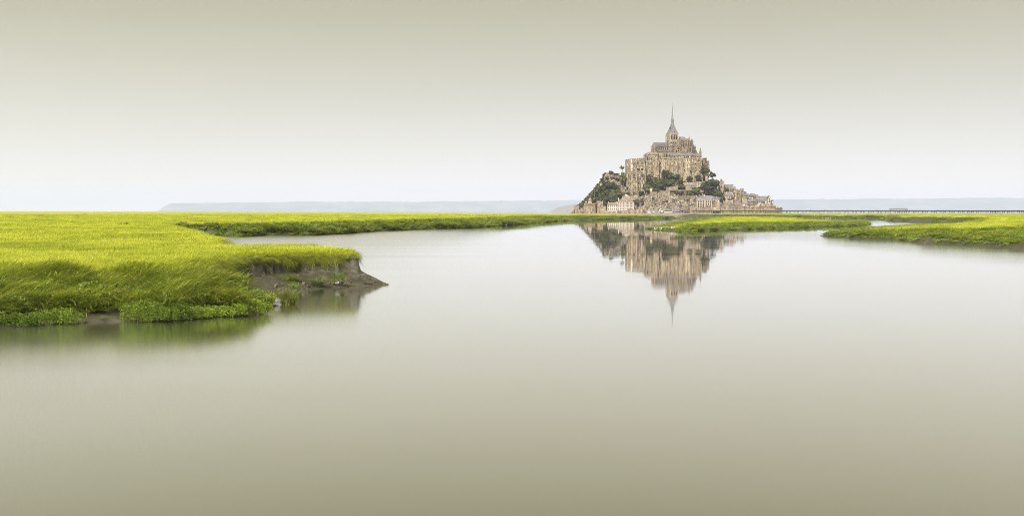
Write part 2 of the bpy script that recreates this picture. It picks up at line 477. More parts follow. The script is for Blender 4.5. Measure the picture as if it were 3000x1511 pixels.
def make_ground_mat():
    m, n, l, b = new_mat('marsh_ground')
    at = n.new('ShaderNodeAttribute'); at.attribute_name = 'grassy'
    fl = n.new('ShaderNodeAttribute'); fl.attribute_name = 'flat'
    v = coords(n, l)
    a = noise(n, l, v, 1.6, 5, 0.7)
    mud = rampn(n, l, a, [(0.3, (0.013, 0.0115, 0.006)), (0.5, (0.044, 0.041, 0.0215)), (0.7, (0.094, 0.087, 0.052))])
    g1 = noise(n, l, coords(n, l, (0.05, 0.16, 1)), 1.0, 5, 0.65)
    green = rampn(n, l, g1, [(0.3, (0.03, 0.042, 0.008)), (0.7, (0.085, 0.095, 0.018))])
    g2 = noise(n, l, coords(n, l, (0.011, 0.022, 1)), 1.0, 6, 0.7)
    top = rampn(n, l, g2, [(0.32, (0.19, 0.22, 0.012)), (0.5, (0.275, 0.30, 0.014)), (0.68, (0.34, 0.335, 0.025))])
    green = mixc(n, l, fl.outputs['Fac'], green, top)
    col = mixc(n, l, at.outputs['Fac'], mud, green)
    l.new(col, b.inputs['Base Color'])
    rr = n.new('ShaderNodeMapRange'); rr.inputs[3].default_value, rr.inputs[4].default_value = 0.5, 0.85
    l.new(at.outputs['Fac'], rr.inputs[0]); l.new(rr.outputs[0], b.inputs['Roughness'])
    sp = n.new('ShaderNodeMapRange'); sp.inputs[3].default_value, sp.inputs[4].default_value = 0.6, 0.15
    l.new(at.outputs['Fac'], sp.inputs[0]); l.new(sp.outputs[0], b.inputs['Specular IOR Level'])
    bp = n.new('ShaderNodeBump'); bp.inputs['Strength'].default_value = 0.9; bp.inputs['Distance'].default_value = 0.16
    cl = noise(n, l, coords(n, l, (1, 1, 2.2)), 3.2, 6, 0.75)
    l.new(cl, bp.inputs['Height']); l.new(bp.outputs[0], b.inputs['Normal'])
    return m
M['ground'] = make_ground_mat()

def build_land(name, land, rows, cols, margin=3.0):
    Yg, xg = np.meshgrid(rows, cols, indexing='ij')
    X = ((xg - 1500) / F * Yg).ravel(); Y = Yg.ravel()
    z, d, gr, sl, w, cl, mw = land.eval(X, Y)
    nr, nc = len(rows), len(cols)
    i = (np.arange(nr - 1)[:, None] * nc + np.arange(nc - 1)[None, :]).ravel()
    q = np.stack([i, i + 1, i + 1 + nc, i + nc], 1)
    q = q[(d[q] > -margin * np.maximum(1, Y[q] / 150)).any(1)]
    used = np.zeros(len(X), bool); used[q.ravel()] = True
    idx = np.cumsum(used) - 1
    V = np.stack([X, Y, z], 1)[used]
    flat = sstep(0.75, 1.35, d / np.maximum(w, 1))
    return tag(link(name, mesh_np(name, V, idx[q], [M['ground']], True, {'grassy': gr[used], 'flat': flat[used]})), kind='structure')

def Yw(y, z=0.0):
    return F * (CAMZ - z) / (y - HOR)

#            x px   Y            w    top  mud  mw   cliff rough
LEFT = Land([(-1400, 52,         17, 2.35, .35, 1.6, 0, .4), (-500, 58.5,      17, 2.35, .35, 1.6, 0, .4), (0, Yw(957),    17, 2.35, .35, 1.3, 0, .35),
    (233, Yw(947),    17, 2.35, .42, 2.1, 0, .25), (363, Yw(942),    17, 2.35, .40, 1.9, 0, .25), (484, Yw(940),   16, 2.35, .35, 1.0, 0, .3),
    (605, Yw(932),    15, 2.35, .35, 1.0, 0, .3), (740, Yw(921),    13, 2.35, .35, 0.9, .0, .3), (795, Yw(905),    11, 2.35, .30, 1.2, .15, .3),
    (812, Yw(880),    7.5, 2.4, .6, 4.2, .55, .4), (866, Yw(857),     6.2, 2.4, 1.0, 5.0, 1, .4), (978, Yw(843),   5.2, 2.4, 1.15, 4.6, 1, .2),
    (1060, Yw(838),   3.5, 2.4, 1.15, 2.9, 1, .15), (1146, Yw(833.5), 3.0, 2.4, 1.2, 2.5, 1, .1), (1128, 98.5, 2.6, 2.4, 1.1, 2.1, 1, .1), (1088, 107, 2.2, 2.35, .9, 1.5, 1, .15),
    (1012, 118,       3, 2.35, .8, 1.5, 1, .3), (930, 122,        3, 2.35, .8, 1.5, 1, .3), (800, 123,       3, 2.35, .6, 1.5, 1, .3),
    (715, 121,        3, 2.35, .6, 1.5, .5, .3), (700, 150,        3, 2.5, .6, 1.5, .5, .6), (606, 203,        3, 2.6, .6, 1.5, .5, .8), (540, 262,  3, 2.7, .6, 1.5, .6, .8),
    (560, 282,        4, 2.75, .9, 1.5, .95, .8), (640, 282,      6, 2.8, .5, 1.2, .6, .8), (700, Yw(694),   12, 2.85, .35, .8, .25, 1), (780, Yw(690),   9, 2.9, .35, .6, .12, 1), (905, Yw(690.5),   9, 2.95, .35, .6, .1, 1),
    (1014, Yw(685),   10, 3.0, .35, .6, .12, 1), (1106, Yw(677.5),   10, 3.0, .3, .8, .15, 1.2), (1270, Yw(671),   11, 3.0, .3, .8, .05, 1.5), (1405, Yw(666),   13, 3.0, .3, 1, .1, 1.8),
    (1487, Yw(659),   14, 3.0, .3, 1, .1, 2), (1568, Yw(653),   18, 3.0, .3, 1, 0, 2), (1650, Yw(646.5),   22, 3.0, .3, 1.4, 0, 3), (1786, Yw(643),   20, 2.9, .3, 1.4, .1, 3),
    (1925, Yw(641.5),   14, 2.5, .4, 5, .3, 3), (1988, Yw(639.5),  12, 1.2, .4, 4, .2, 2), (1960, 1120,  25, 2.3, .4, 5, 0, 3), (1860, 1230,      25, 2.9, .4, 5, 0, 4), (1700, 1420,   25, 2.9, .4, 8, 0, 5),
    (1620, 1540,      25, 3.0, .4, 8, 0, 6), (1400, 1800,      30, 3.1, .4, 8, 0, 6), (1000, 2500,    30, 3.2, .4, 10, 0, 8), (500, 4200,   40, 3.6, .4, 10, 0, 8), (0, 5600,    40, 4.6, .4, 10, 0, 8), (-1400, 6500,   40, 5, .4, 10, 0, 8)], 3)
ISLE = Land([(1893, Yw(671),     5, .35, .15, 2, 0, .5), (1920, Yw(675),     9, .8, .35, 6, 0, .6), (1968, Yw(677.5),   11, 1.5, .45, 6.5, .0, .6), (2015, Yw(679),   12, 1.9, .2, .8, .1, 1), (2079, Yw(675),   32, 2.1, .15, .5, 0, 1.2),
    (2199, Yw(672),   42, 2.2, .15, .5, 0, 1.2), (2327, Yw(667.5),   42, 1.9, .15, .5, 0, 1.2), (2510, Yw(662),   26, 1.7, .15, .5, .1, 1.2), (2553, Yw(655.5),   10, 1.0, .25, 1.5, .2, 1), (2548, 572,       10, 1.1, .25, 2, 0, 1.5),
    (2498, 585,       12, 1.25, .25, 2, 0, 1.5), (2412, 640,       14, 1.35, .25, 2, 0, 1.5), (2374, 800,       16, 1.7, .25, 2, 0, 2), (2113, 860,      20, 2.1, .25, 2, 0, 2), (2060, 830,     20, 2.1, .25, 2, 0, 2), (2010, 700,   20, 1.8, .25, 2, 0, 2), (1958, 520,   12, 1.4, .25, 2, 0, 1.5), (1920, 425,   8, .7, .25, 2, 0, .8)], 21)
RIGHT = Land([(3600, 142,        40, 2.5, .6, 1.8, .1, .7), (3200, 172,        42, 2.5, .6, 1.8, .1, .7), (3000, Yw(728.6),   46, 2.5, .6, 1.8, .1, .8), (2903, Yw(722),  52, 2.5, .55, 1.5, .1, .9), (2797, Yw(716),  55, 2.5, .6, 1.7, .1, .8), (2664, Yw(710.5), 52, 2.5, .6, 1.6, .2, .6),
    (2655, Yw(705.5),  50, 2.5, .35, 1.2, 0, .5), (2604, Yw(703.5),   46, 2.4, .4, 2, 0, .5), (2530, Yw(700),   40, 2.3, .4, 2.4, 0, .8), (2476, Yw(697),   32, 2.1, .45, 1.5, .2, .7), (2400, Yw(691.5),  20, 1.1, .4, 1.5, .2, .5), (2428, 302,       8, 1.1, .3, 1.5, 0, .6),
    (2506, 345,       14, 1.4, .3, 1.5, 0, 1), (2560, 366,        14, 1.45, .3, 1.5, 0, 1), (2640, 390,        14, 1.6, .3, 2, 0, 1), (2735, 430,       14, 1.8, .3, 2, 0, 1), (2830, 520,     8, 2.6, .5, 2, .6, 2), (2860, 580,       8, 2.7, .5, 2, .7, 2), (2780, 640,    10, 2.7, .5, 3, .8, 2), (2733, 675,       11, 2.6, .4, 4, .5, 2),
    (2681, Yw(646.5),   12, 2.5, .4, 4, .4, 2), (2585, Yw(644.5),   12, 1.9, .4, 3, .7, 1.5), (2581, 985,       16, 2.4, .4, 4, .2, 2), (2489, 930,       18, 2.4, .3, 4, 0, 2), (2374, 985,       22, 2.4, .3, 5, 0, 3), (2200, 1180,      25, 2.5, .4, 4, .2, 3), (2113, 1300,     18, 2.6, .5, 3, .9, 3), (1996, Yw(633.4),   10, 2.2, .5, 3, .9, 3),
    (1982, 1370,      14, 2.0, .5, 4, .3, 3), (2010, 1455,      20, 2.6, .5, 4, 0, 3), (2260, 1515,      20, 2.8, .5, 4, 0, 3), (2620, 1380,      25, 2.7, .5, 4, 0, 4), (3000, 1290,      25, 2.9, .5, 4, 0, 4), (3600, 1240,      25, 3.2, .5, 4, 0, 4)], 41)

def geo(a, b, r):
    n = int(math.log(b / a) / math.log(r))
    return list(a * r ** np.arange(n))
build_land('marsh_ground', LEFT, np.array(list(np.arange(50, 62, .4)) + list(np.arange(62, 124, .26)) + geo(124, 340, 1.0085) + geo(340, 1000, 1.012) + geo(1000, 6700, 1.05) + [6700]), np.concatenate([np.arange(-900, 780, 8), np.arange(780, 1180, 3.5), np.arange(1180, 2000, 5)]))
build_land('marsh_ground', ISLE, np.array(geo(330, 900, 1.0045)), np.arange(1880, 2580, 3.0))
build_land('marsh_ground', RIGHT, np.array(geo(140, 420, 1.0055) + geo(420, 1550, 1.009)), np.arange(1960, 3560, 4.5))

# tidal flat round the island
def make_sand():
    m, n, l, b = new_mat('tidal_sand')
    a = noise(n, l, coords(n, l, (0.02, 0.12, 1)), 1.0, 4, 0.6)
    col = rampn(n, l, a, [(0.35, (0.17, 0.155, 0.14)), (0.65, (0.27, 0.245, 0.215))])
    l.new(col, b.inputs['Base Color']); b.inputs['Roughness'].default_value = 0.55
    return m
M['sand'] = make_sand()
xs = np.linspace(60, 470, 60); ys = np.array([1120, 1240, 1330, 1400, 1450, 1490, 1520, 1545, 1620, 1700, 1760, 1800.0])
zz = np.array([-1.0, -0.3, 0.15, 0.8, 1.6, 2.3, 2.9, 3.1, 3.1, 2.0, 0.4, -1.0])
Xg, Yg = np.meshgrid(xs, ys); Zg = np.repeat(zz[:, None], 60, 1) + fbm(Xg / 40, Yg / 40, 77) * 0.5
edge = np.maximum(np.clip((100 - Xg) / 40, 0, 1), np.clip((Xg - 390) / 60, 0, 1))
Zg = Zg - edge * 4.5
i = (np.arange(len(ys) - 1)[:, None] * 60 + np.arange(59)[None, :]).ravel()
tag(link('tidal_flat', mesh_np('tidal_flat', np.stack([Xg.ravel(), Yg.ravel(), Zg.ravel()], 1), np.stack([i, i + 1, i + 61, i + 60], 1), [M['sand']], True)), kind='structure')

# ---------------------------------------------------------------- grass
def clump_mesh(name, nb, rad, L, lean, droop, width, mats, seed, spread=0.5, matw=None, segs=(0, .4, .75, 1.0)):
    rg = np.random.default_rng(seed)
    V, Fc, mi = [], [], []
    for k in range(nb):
        r = rad * math.sqrt(rg.random()); ph = rg.random() * 6.283
        bx, by = r * math.cos(ph), r * math.sin(ph)
        hd = rg.normal(0, spread)
        if rg.random() < 0.25: hd = rg.random() * 6.283
        dx, dy = math.cos(hd), math.sin(hd)
        l_ = L * (0.55 + 0.6 * rg.random()); le = lean * (0.6 + 0.8 * rg.random()); dr = droop * (0.5 + rg.random())
        fa = rg.random() * 3.14
        wx, wy = math.cos(fa), math.sin(fa)
        w = width * (0.7 + 0.6 * rg.random())
        b = len(V)
        up = math.sqrt(max(0.1, 1 - le * le))
        for t in segs[:-1]:
            o = l_ * (le * t + dr * t * t); h = l_ * (up * t - dr * 0.9 * t * t)
            ww = w * (1 - 0.55 * t)
            V.append((bx + dx * o - wx * ww, by + dy * o - wy * ww, h)); V.append((bx + dx * o + wx * ww, by + dy * o + wy * ww, h))
        t = segs[-1]
        V.append((bx + dx * l_ * (le * t + dr * t * t), by + dy * l_ * (le * t + dr * t * t), l_ * (up * t - dr * 0.9 * t * t)))
        m_ = 0 if matw is None else int(rg.choice(len(mats), p=matw))
        ns = len(segs) - 1
        for s_ in range(ns - 1):
            Fc.append((b + 2*s_, b + 2*s_ + 1, b + 2*s_ + 3, b + 2*s_ + 2)); mi.append(m_)
        Fc.append((b + 2*(ns-1), b + 2*(ns-1) + 1, b + 2*ns)); mi.append(m_)
    me = bpy.data.meshes.new(name); me.from_pydata(V, [], Fc)
    for m in mats: me.materials.append(m)
    me.polygons.foreach_set('material_index', mi)
    me.update()
    return me

def leaf_mesh(name, n, rx, ry, rz, leaf, mats, seed, stems=14, matw=None, ground=True):
    """a low shrub: short leafy shoots standing on a mound"""
    rg = np.random.default_rng(seed)
    V, Fc, mi = [], [], []
    shoots = []
    for k in range(stems):
        a, r = rg.random() * 6.283, math.sqrt(rg.random())
        x, y = rx * r * math.cos(a), ry * r * math.sin(a)
        h = rz * (0.55 + 0.45 * math.sqrt(max(0, 1 - r * r))) * (0.75 + 0.4 * rg.random())
        shoots.append((x, y, h, rg.normal(0, .12), rg.normal(0, .12)))
    for k in range(n):
        x, y, h, tx, ty = shoots[int(rg.integers(len(shoots)))]
        t = rg.random() ** 0.7
        sp = 0.10 + 0.13 * (1 - t) + 0.25 * max(rx, ry) / max(1, stems ** .5) * 0.4
        c = np.array([x + tx * t * h + rg.normal(0, sp * .6), y + ty * t * h + rg.normal(0, sp * .6), t * h])
        u = rg.normal(0, 1, 3); u /= np.linalg.norm(u); v = np.cross(u, rg.normal(0, 1, 3)); v /= np.linalg.norm(v)
        s = leaf * (0.6 + 0.8 * rg.random())
        b = len(V)
        V += [tuple(c - u * s), tuple(c + v * s * .5), tuple(c + u * s), tuple(c - v * s * .5)]
        Fc.append((b, b + 1, b + 2, b + 3)); mi.append(0 if matw is None else int(rg.choice(len(mats), p=matw)))
    me = bpy.data.meshes.new(name); me.from_pydata(V, [], Fc)
    for m in mats: me.materials.append(m)
    me.polygons.foreach_set('material_index', mi)
    me.update()
    return me

def scatter(name, clump, pts, rot, scl, label=None):
    """one stuff object: instances of a clump mesh on points"""
    me = bpy.data.meshes.new(name)
    me.vertices.add(len(pts))
    me.vertices.foreach_set('co', np.asarray(pts, np.float32).ravel())
    a = me.attributes.new('rot', 'FLOAT_VECTOR', 'POINT'); a.data.foreach_set('vector', np.asarray(rot, np.float32).ravel())
    a = me.attributes.new('scl', 'FLOAT_VECTOR', 'POINT'); a.data.foreach_set('vector', np.asarray(scl, np.float32).ravel())
    ob = link(name, me)
    src = bpy.data.objects.new(name + '_clump', clump)
    ng = bpy.data.node_groups.new(name, 'GeometryNodeTree')
    ng.interface.new_socket('Geometry', in_out='INPUT', socket_type='NodeSocketGeometry')
    ng.interface.new_socket('Geometry', in_out='OUTPUT', socket_type='NodeSocketGeometry')
    N, Lk = ng.nodes, ng.links
    gi, go = N.new('NodeGroupInput'), N.new('NodeGroupOutput')
    ip = N.new('GeometryNodeInstanceOnPoints'); oi = N.new('GeometryNodeObjectInfo'); oi.inputs['Object'].default_value = src
    oi.inputs['As Instance'].default_value = True
    ar = N.new('GeometryNodeInputNamedAttribute'); ar.data_type = 'FLOAT_VECTOR'; ar.inputs['Name'].default_value = 'rot'
    as_ = N.new('GeometryNodeInputNamedAttribute'); as_.data_type = 'FLOAT_VECTOR'; as_.inputs['Name'].default_value = 'scl'
    er = N.new('FunctionNodeEulerToRotation')
    Lk.new(gi.outputs[0], ip.inputs['Points']); Lk.new(oi.outputs['Geometry'], ip.inputs['Instance'])
    Lk.new(ar.outputs['Attribute'], er.inputs[0]); Lk.new(er.outputs[0], ip.inputs['Rotation']); Lk.new(as_.outputs['Attribute'], ip.inputs['Scale'])
    Lk.new(ip.outputs[0], go.inputs[0])
    md = ob.modifiers.new('scatter', 'NODES'); md.node_group = ng
    return tag(ob, label, None, None, 'stuff')

CL = {}
for k in range(3):
    CL['top%d' % k] = clump_mesh('upright_grass_clump', 70, .42, .74, .45, .22, .011, [M['grass_top'], M['grass_bank'], M['straw']], 10 + k, .5, [.86, .07, .07])
    CL['bank%d' % k] = clump_mesh('lodged_grass_clump', 54, .42, 1.12, .66, .42, .019, [M['grass_bank'], M['grass_deep'], M['straw']], 20 + k, .45, [.60, .28, .12])
    CL['mix%d' % k] = clump_mesh('leaning_grass_clump', 60, .42, .85, .5, .28, .017, [M['grass_bank'], M['grass_top'], M['straw']], 40 + k, .55, [.55, .39, .06])
CL['hang'] = clump_mesh('overhanging_turf_clump', 80, .34, .8, .75, .75, .013, [M['grass_bank'], M['straw'], M['grass_top']], 33, .5, [.5, .28, .22])
CL['herb'] = leaf_mesh('marsh_herb_clump', 130, .5, .5, .5, .075, [M['purslane'], M['grass_deep']], 35, 9, [.6, .4])

def pick(land, N, x0, x1, Y0, Y1, rg, far=False):
    """random ground points inside a fan of the marsh, uniform in area"""
    Y = np.sqrt(rg.random(N) * (Y1 ** 2 - Y0 ** 2) + Y0 ** 2)
    X = ((x0 + (x1 - x0) * rg.random(N)) - 1500) / F * Y
    z, d, gr, sl, w, cl, mw = land.eval(X, Y)
    return X, Y, z, d, gr, sl, w, cl, mw

def sow(land, N, x0, x1, Y0, Y1, seed, s0, wide, tag_, hmul=1.0):
    rg = np.random.default_rng(seed)
    X, Y, z, d, gr, sl, w, cl, mw = pick(land, N, x0, x1, Y0, Y1, rg)
    rel = d / np.maximum(w, 1)
    patch = fbm(X / (9 * s0), Y / (9 * s0), seed + 3, 3)
    r = rg.random(N)
    ok = (gr > 0.45) & (d > 0.1) & (d > mw * .9)
    edge = rel + patch * 0.5
    hangm = ok & (cl > .45) & (rel < 1.15) & (d < w + .4)
    bright = ok & ~hangm & (edge > 0.98 + 0.10 * r)
    mixm = ok & ~hangm & ~bright & (edge > 0.62 + 0.25 * r)
    bank = ok & ~hangm & ~bright & ~mixm
    herb = bank & (rg.random(N) < 0.16) & (rel < .5)
    bank &= ~herb
    if Y0 > 150: herb |= (gr <= .45) & (d > (.25 if Y0 > 240 else mw * .45)) & (rel < 1.1) & (rg.random(N) < (.9 if Y0 > 240 else .75))
    yaw0 = -0.35 + fbm(X / 6, Y / 6, seed + 8, 2) * 2.2      # the wind lays the blades to the right and down the bank
    for nm, msk, keys in (('top', bright, ('top0', 'top1', 'top2')), ('mix', mixm, ('mix0', 'mix1', 'mix2')), ('bank', bank, ('bank0', 'bank1', 'bank2')), ('hang', hangm, ('hang',)), ('herb', herb, ('herb',))):
        ii = np.nonzero(msk)[0]
        if not len(ii): continue
        for q, key in enumerate(keys):
            jj = ii[q::len(keys)]
            if not len(jj): continue
            n = len(jj)
            yaw = yaw0[jj] + rg.normal(0, .35, n)
            if nm in ('bank', 'mix'):
                low = (rel[jj] < .16) & (wide < 1.3); yaw = np.where(low, rg.normal(-1.2, .45, n), yaw)
            if nm == 'top': yaw = rg.normal(-.1, .6, n)
            if nm == 'hang': yaw = rg.normal(-1.25, .5, n)
            rot = np.stack([rg.normal(0, .06, n), rg.normal(0, .06, n), yaw], 1)
            s = (0.75 + .5 * rg.random(n))
            if nm == 'bank': s = s * (.55 + 1.0 * vnoise(X[jj] / (1.3 * s0), Y[jj] / (1.0 * s0), seed + 77))
            sc = np.stack([s * wide, s * wide, s * hmul * (1.0 if nm != 'top' else .85)], 1)
            pts = np.stack([X[jj], Y[jj], z[jj] - 0.03 * wide], 1)
            pname = {'top': 'marsh_grass', 'mix': 'leaning_grass', 'bank': 'bank_grass', 'hang': 'turf_fringe', 'herb': 'marsh_herbs'}[nm]
            scatter(pname, CL[key], pts, rot, sc)

sow(LEFT, 15000, -350, 1130, 58, 96, 101, 1.0, 1.0, 'near')
sow(LEFT, 16000, -250, 1130, 92, 130, 102, 1.0, 1.15, 'near')
sow(LEFT, 15000, -150, 760, 130, 260, 103, 1.6, 2.0, 'mid', 1.1)
sow(LEFT, 15000, -100, 1500, 255, 520, 104, 2.5, 3.0, 'far', 1.15)
sow(LEFT, 14000, -50, 2000, 500, 1150, 105, 4, 5.5, 'far', 1.25)
sow(RIGHT, 12000, 2380, 3150, 160, 430, 106, 2.0, 2.1, 'mid', .95)
sow(RIGHT, 9000, 1980, 3100, 430, 1450, 107, 4, 6.0, 'far', 1.3)
sow(ISLE, 9000, 1890, 2560, 330, 860, 108, 3, 2.7, 'mid', .85)

# turf hanging over the lip of the eroded cape
rgh = np.random.default_rng(301)
Xh = rgh.uniform(-26, -9, 90000); Yh = rgh.uniform(84, 106, 90000)
zh, dh, gh, sh, wh_, ch, mh = LEFT.eval(Xh, Yh)
kh = np.nonzero((ch > .35) & (dh > mh + .30) & (dh < mh + .95) & (dh > 0) & (zh > 1.5))[0][:860]
e_ = .25
gx_ = LEFT.eval(Xh[kh] + e_, Yh[kh])[1] - LEFT.eval(Xh[kh] - e_, Yh[kh])[1]
gy_ = LEFT.eval(Xh[kh], Yh[kh] + e_)[1] - LEFT.eval(Xh[kh], Yh[kh] - e_)[1]
nn = np.hypot(gx_, gy_) + 1e-6; gx_, gy_ = gx_ / nn, gy_ / nn
out_yaw = np.arctan2(-gy_, -gx_)
for q in range(2):
    j = slice(q, None, 2); n = len(kh[j])
    zt_ = np.full(n, 2.30) + rgh.normal(0, .10, n)
    sc_ = rgh.uniform(.45, .95, n) * (.7 + .7 * (vnoise(Xh[kh][j] * .9, Yh[kh][j] * .9, 5) > .55))
    scatter('turf_fringe', CL['hang'], np.stack([Xh[kh][j] + gx_[j] * .05, Yh[kh][j] + gy_[j] * .05, zt_], 1), np.stack([rgh.normal(0, .15, n), rgh.normal(0.3, .3, n), out_yaw[j] + rgh.normal(0, .6, n)], 1), np.stack([sc_ * .8, sc_ * .8, sc_ * .8], 1))

def fringe(land, N, x0, x1, Y0, Y1, seed, wide, rel_max=.7, d_min=.15, keep=1400):
    """herbs and tufts on the muddy foot of a bank"""
    rg = np.random.default_rng(seed)
    Y = np.exp(rg.uniform(math.log(Y0), math.log(Y1), N)); X = (rg.uniform(x0, x1, N) - 1500) / F * Y
    z, d, gr, sl, w, cl, mw = land.eval(X, Y)
    ii = np.nonzero((d > d_min) & (d / np.maximum(w, 1) < rel_max) & (vnoise(X / (wide * 2.2), Y / (wide * 2.2), seed) > .22))[0][:keep]
    for nm, key, a, b in (('marsh_herbs', 'herb', 0, 2), ('bank_grass', 'bank1', 1, 2)):
        j = ii[a::b]; n = len(j)
        s = wide * rg.uniform(.6, 1.15, n)
        scatter(nm, CL[key], np.stack([X[j], Y[j], z[j] - .04], 1), np.stack([rg.normal(0, .08, n), rg.normal(0, .08, n), rg.normal(-.5, .7, n)], 1), np.stack([s, s, s * (1.0 if key == 'herb' else .7)], 1))
fringe(LEFT, 170000, 520, 1700, 262, 800, 401, 1.8, keep=4200)
fringe(RIGHT, 60000, 2390, 3080, 160, 330, 402, 1.0, .3, 1.1, 650)
fringe(ISLE, 40000, 1990, 2560, 330, 560, 403, 1.7, .4, .1, 700)
fringe(LEFT, 40000, 690, 830, 66, 82, 404, .7, .5, .4, 260)
# ---------------------------------------------------------------- the granite hill
TOPX = [1668, 1676, 1692, 1710, 1728, 1745, 1758, 1768, 1776, 1800, 1820, 1836, 1860, 1960, 2050, 2080, 2095, 2120, 2150, 2180, 2210, 2240, 2268, 2290]
TOPY = [629, 624, 606, 592, 572, 552, 538, 520, 503, 502, 510, 512, 505, 500, 508, 512, 532, 558, 572, 580, 588, 598, 612, 628]
def hill_z(X, Y):
    X, Y = np.asarray(X, float), np.asarray(Y, float)
    xq = 1500 + F * X / 1605.0
    T = CAMZ + (HOR - np.interp(xq, TOPX, TOPY)) / F * 1625
    Yb = np.interp(xq, [1668, 1720, 1790, 1870, 2040, 2200, 2290], [1612, 1566, 1556, 1549, 1549, 1556, 1590])
    Yr = 1640.0
    t = (Y - Yb) / (Yr - Yb)
    tc_ = np.interp(t, [-.1, 0, .10, .28, .5, .74, 1, 1.5, 2.2], [0, .05, .40, .47, .69, .95, 1, .6, 0])
    ts_ = np.interp(t, [-.1, 0, .2, .5, .8, 1, 1.5, 2.2], [0, .06, .30, .62, .9, 1, .6, 0])
    kc = sstep(1850, 1900, xq) * (1 - sstep(2020, 2060, xq))
    g = tc_ * kc + ts_ * (1 - kc)
    z = T * g
    # the bare prow below the gardens bulges and breaks into crags
    crag = (np.abs(fbm(X / 8 + Y / 14, Y / 6 - X / 20, 61, 4)) * 2.4 + fbm(X / 3.0, Y / 2.6, 62, 3) * 1.3) * 4.2
    amp = sstep(0.02, .08, g) * (1 - sstep(.75, .95, g)) * (0.45 + .55 * kc)
    return z + crag * amp - 0.8

def on_hill(x, y, Y0=1535.0):
    """where the line of sight through pixel x, y first meets the hill"""
    Ys = np.arange(Y0, 1720, 0.5)
    zr = CAMZ - (y - HOR) / F * Ys
    hit = np.nonzero(hill_z((x - 1500) / F * Ys, Ys) >= zr)[0]
    Y = Ys[hit[0]] if len(hit) else 1640.0
    return float(Y)

def make_rock():
    m, n, l, b = new_mat('granite_hillside')
    v = coords(n, l)
    a = noise(n, l, v, 0.20, 6, 0.78)
    rock = rampn(n, l, a, [(0.34, (0.035, 0.027, 0.02)), (0.47, (0.135, 0.105, 0.075)), (0.57, (0.24, 0.20, 0.15)), (0.66, (0.40, 0.35, 0.285))])
    vo = n.new('ShaderNodeTexVoronoi'); vo.inputs['Scale'].default_value = 0.30; vo.feature = 'DISTANCE_TO_EDGE'
    l.new(v, vo.inputs['Vector'])
    cr_ = rampn(n, l, vo.outputs['Distance'], [(0.0, (0.25, 0.22, 0.2)), (0.22, (1, 1, 1))])
    rock = mixc(n, l, 0.75, rock, cr_, 'MULTIPLY')
    g = noise(n, l, coords(n, l), 0.09, 5, 0.7)
    at = n.new('ShaderNodeAttribute'); at.attribute_name = 'green'
    ad = n.new('ShaderNodeMath'); ad.operation = 'ADD'; l.new(g, ad.inputs[0]); l.new(at.outputs['Fac'], ad.inputs[1])
    gm = rampn(n, l, ad.outputs[0], [(0.78, (0, 0, 0)), (0.90, (1, 1, 1))])
    col = mixc(n, l, gm, rock, (0.035, 0.038, 0.017))
    l.new(col, b.inputs['Base Color']); b.inputs['Roughness'].default_value = 0.95
    bp = n.new('ShaderNodeBump'); bp.inputs['Strength'].default_value = 0.8; bp.inputs['Distance'].default_value = 1.2
    l.new(a, bp.inputs['Height']); l.new(bp.outputs[0], b.inputs['Normal'])
    return m
M['rock'] = make_rock()
def boulder_mat(name, k):
    return stone(name, (0.17 * k, 0.13 * k, 0.095 * k), (0.36 * k, 0.29 * k, 0.215 * k), (0.58 * k, 0.50 * k, 0.40 * k), 0.5, 0.2)
M['boulder'] = boulder_mat('granite_boulder', 0.72)

xs = np.arange(60, 400, 1.15); ys = np.concatenate([np.arange(1536, 1665, 0.95), np.arange(1665, 1790, 6)])
Xg, Yg = np.meshgrid(xs, ys); Zg = hill_z(Xg, Yg)
xq = 1500 + F * Xg / 1600
green = 0.30 * (1 - sstep(1840, 1880, xq)) * sstep(1690, 1740, xq) + 0.30 * sstep(24, 30, Zg) + 0.25 * sstep(2060, 2100, xq)
green = green - 0.7 * np.exp(-((xq - 1800) / 26) ** 2 - ((Zg - 52) / 12) ** 2) - .4 * np.exp(-((xq - 1828) / 16) ** 2 - ((Zg - 32) / 10) ** 2)
Zg = np.maximum(Zg, -2)
nx = len(xs)
i = (np.arange(len(ys) - 1)[:, None] * nx + np.arange(nx - 1)[None, :]).ravel()
q = np.stack([i, i + 1, i + 1 + nx, i + nx], 1)
zf = Zg.ravel(); q = q[(zf[q] > 0.6).any(1)]
used = np.zeros(zf.size, bool); used[q.ravel()] = True; idx = np.cumsum(used) - 1
HILL = tag(link('rocky_hill', mesh_np('rocky_hill', np.stack([Xg.ravel(), Yg.ravel(), zf], 1)[used], idx[q], [M['rock']], False, {'green': green.ravel()[used]})), kind='structure')

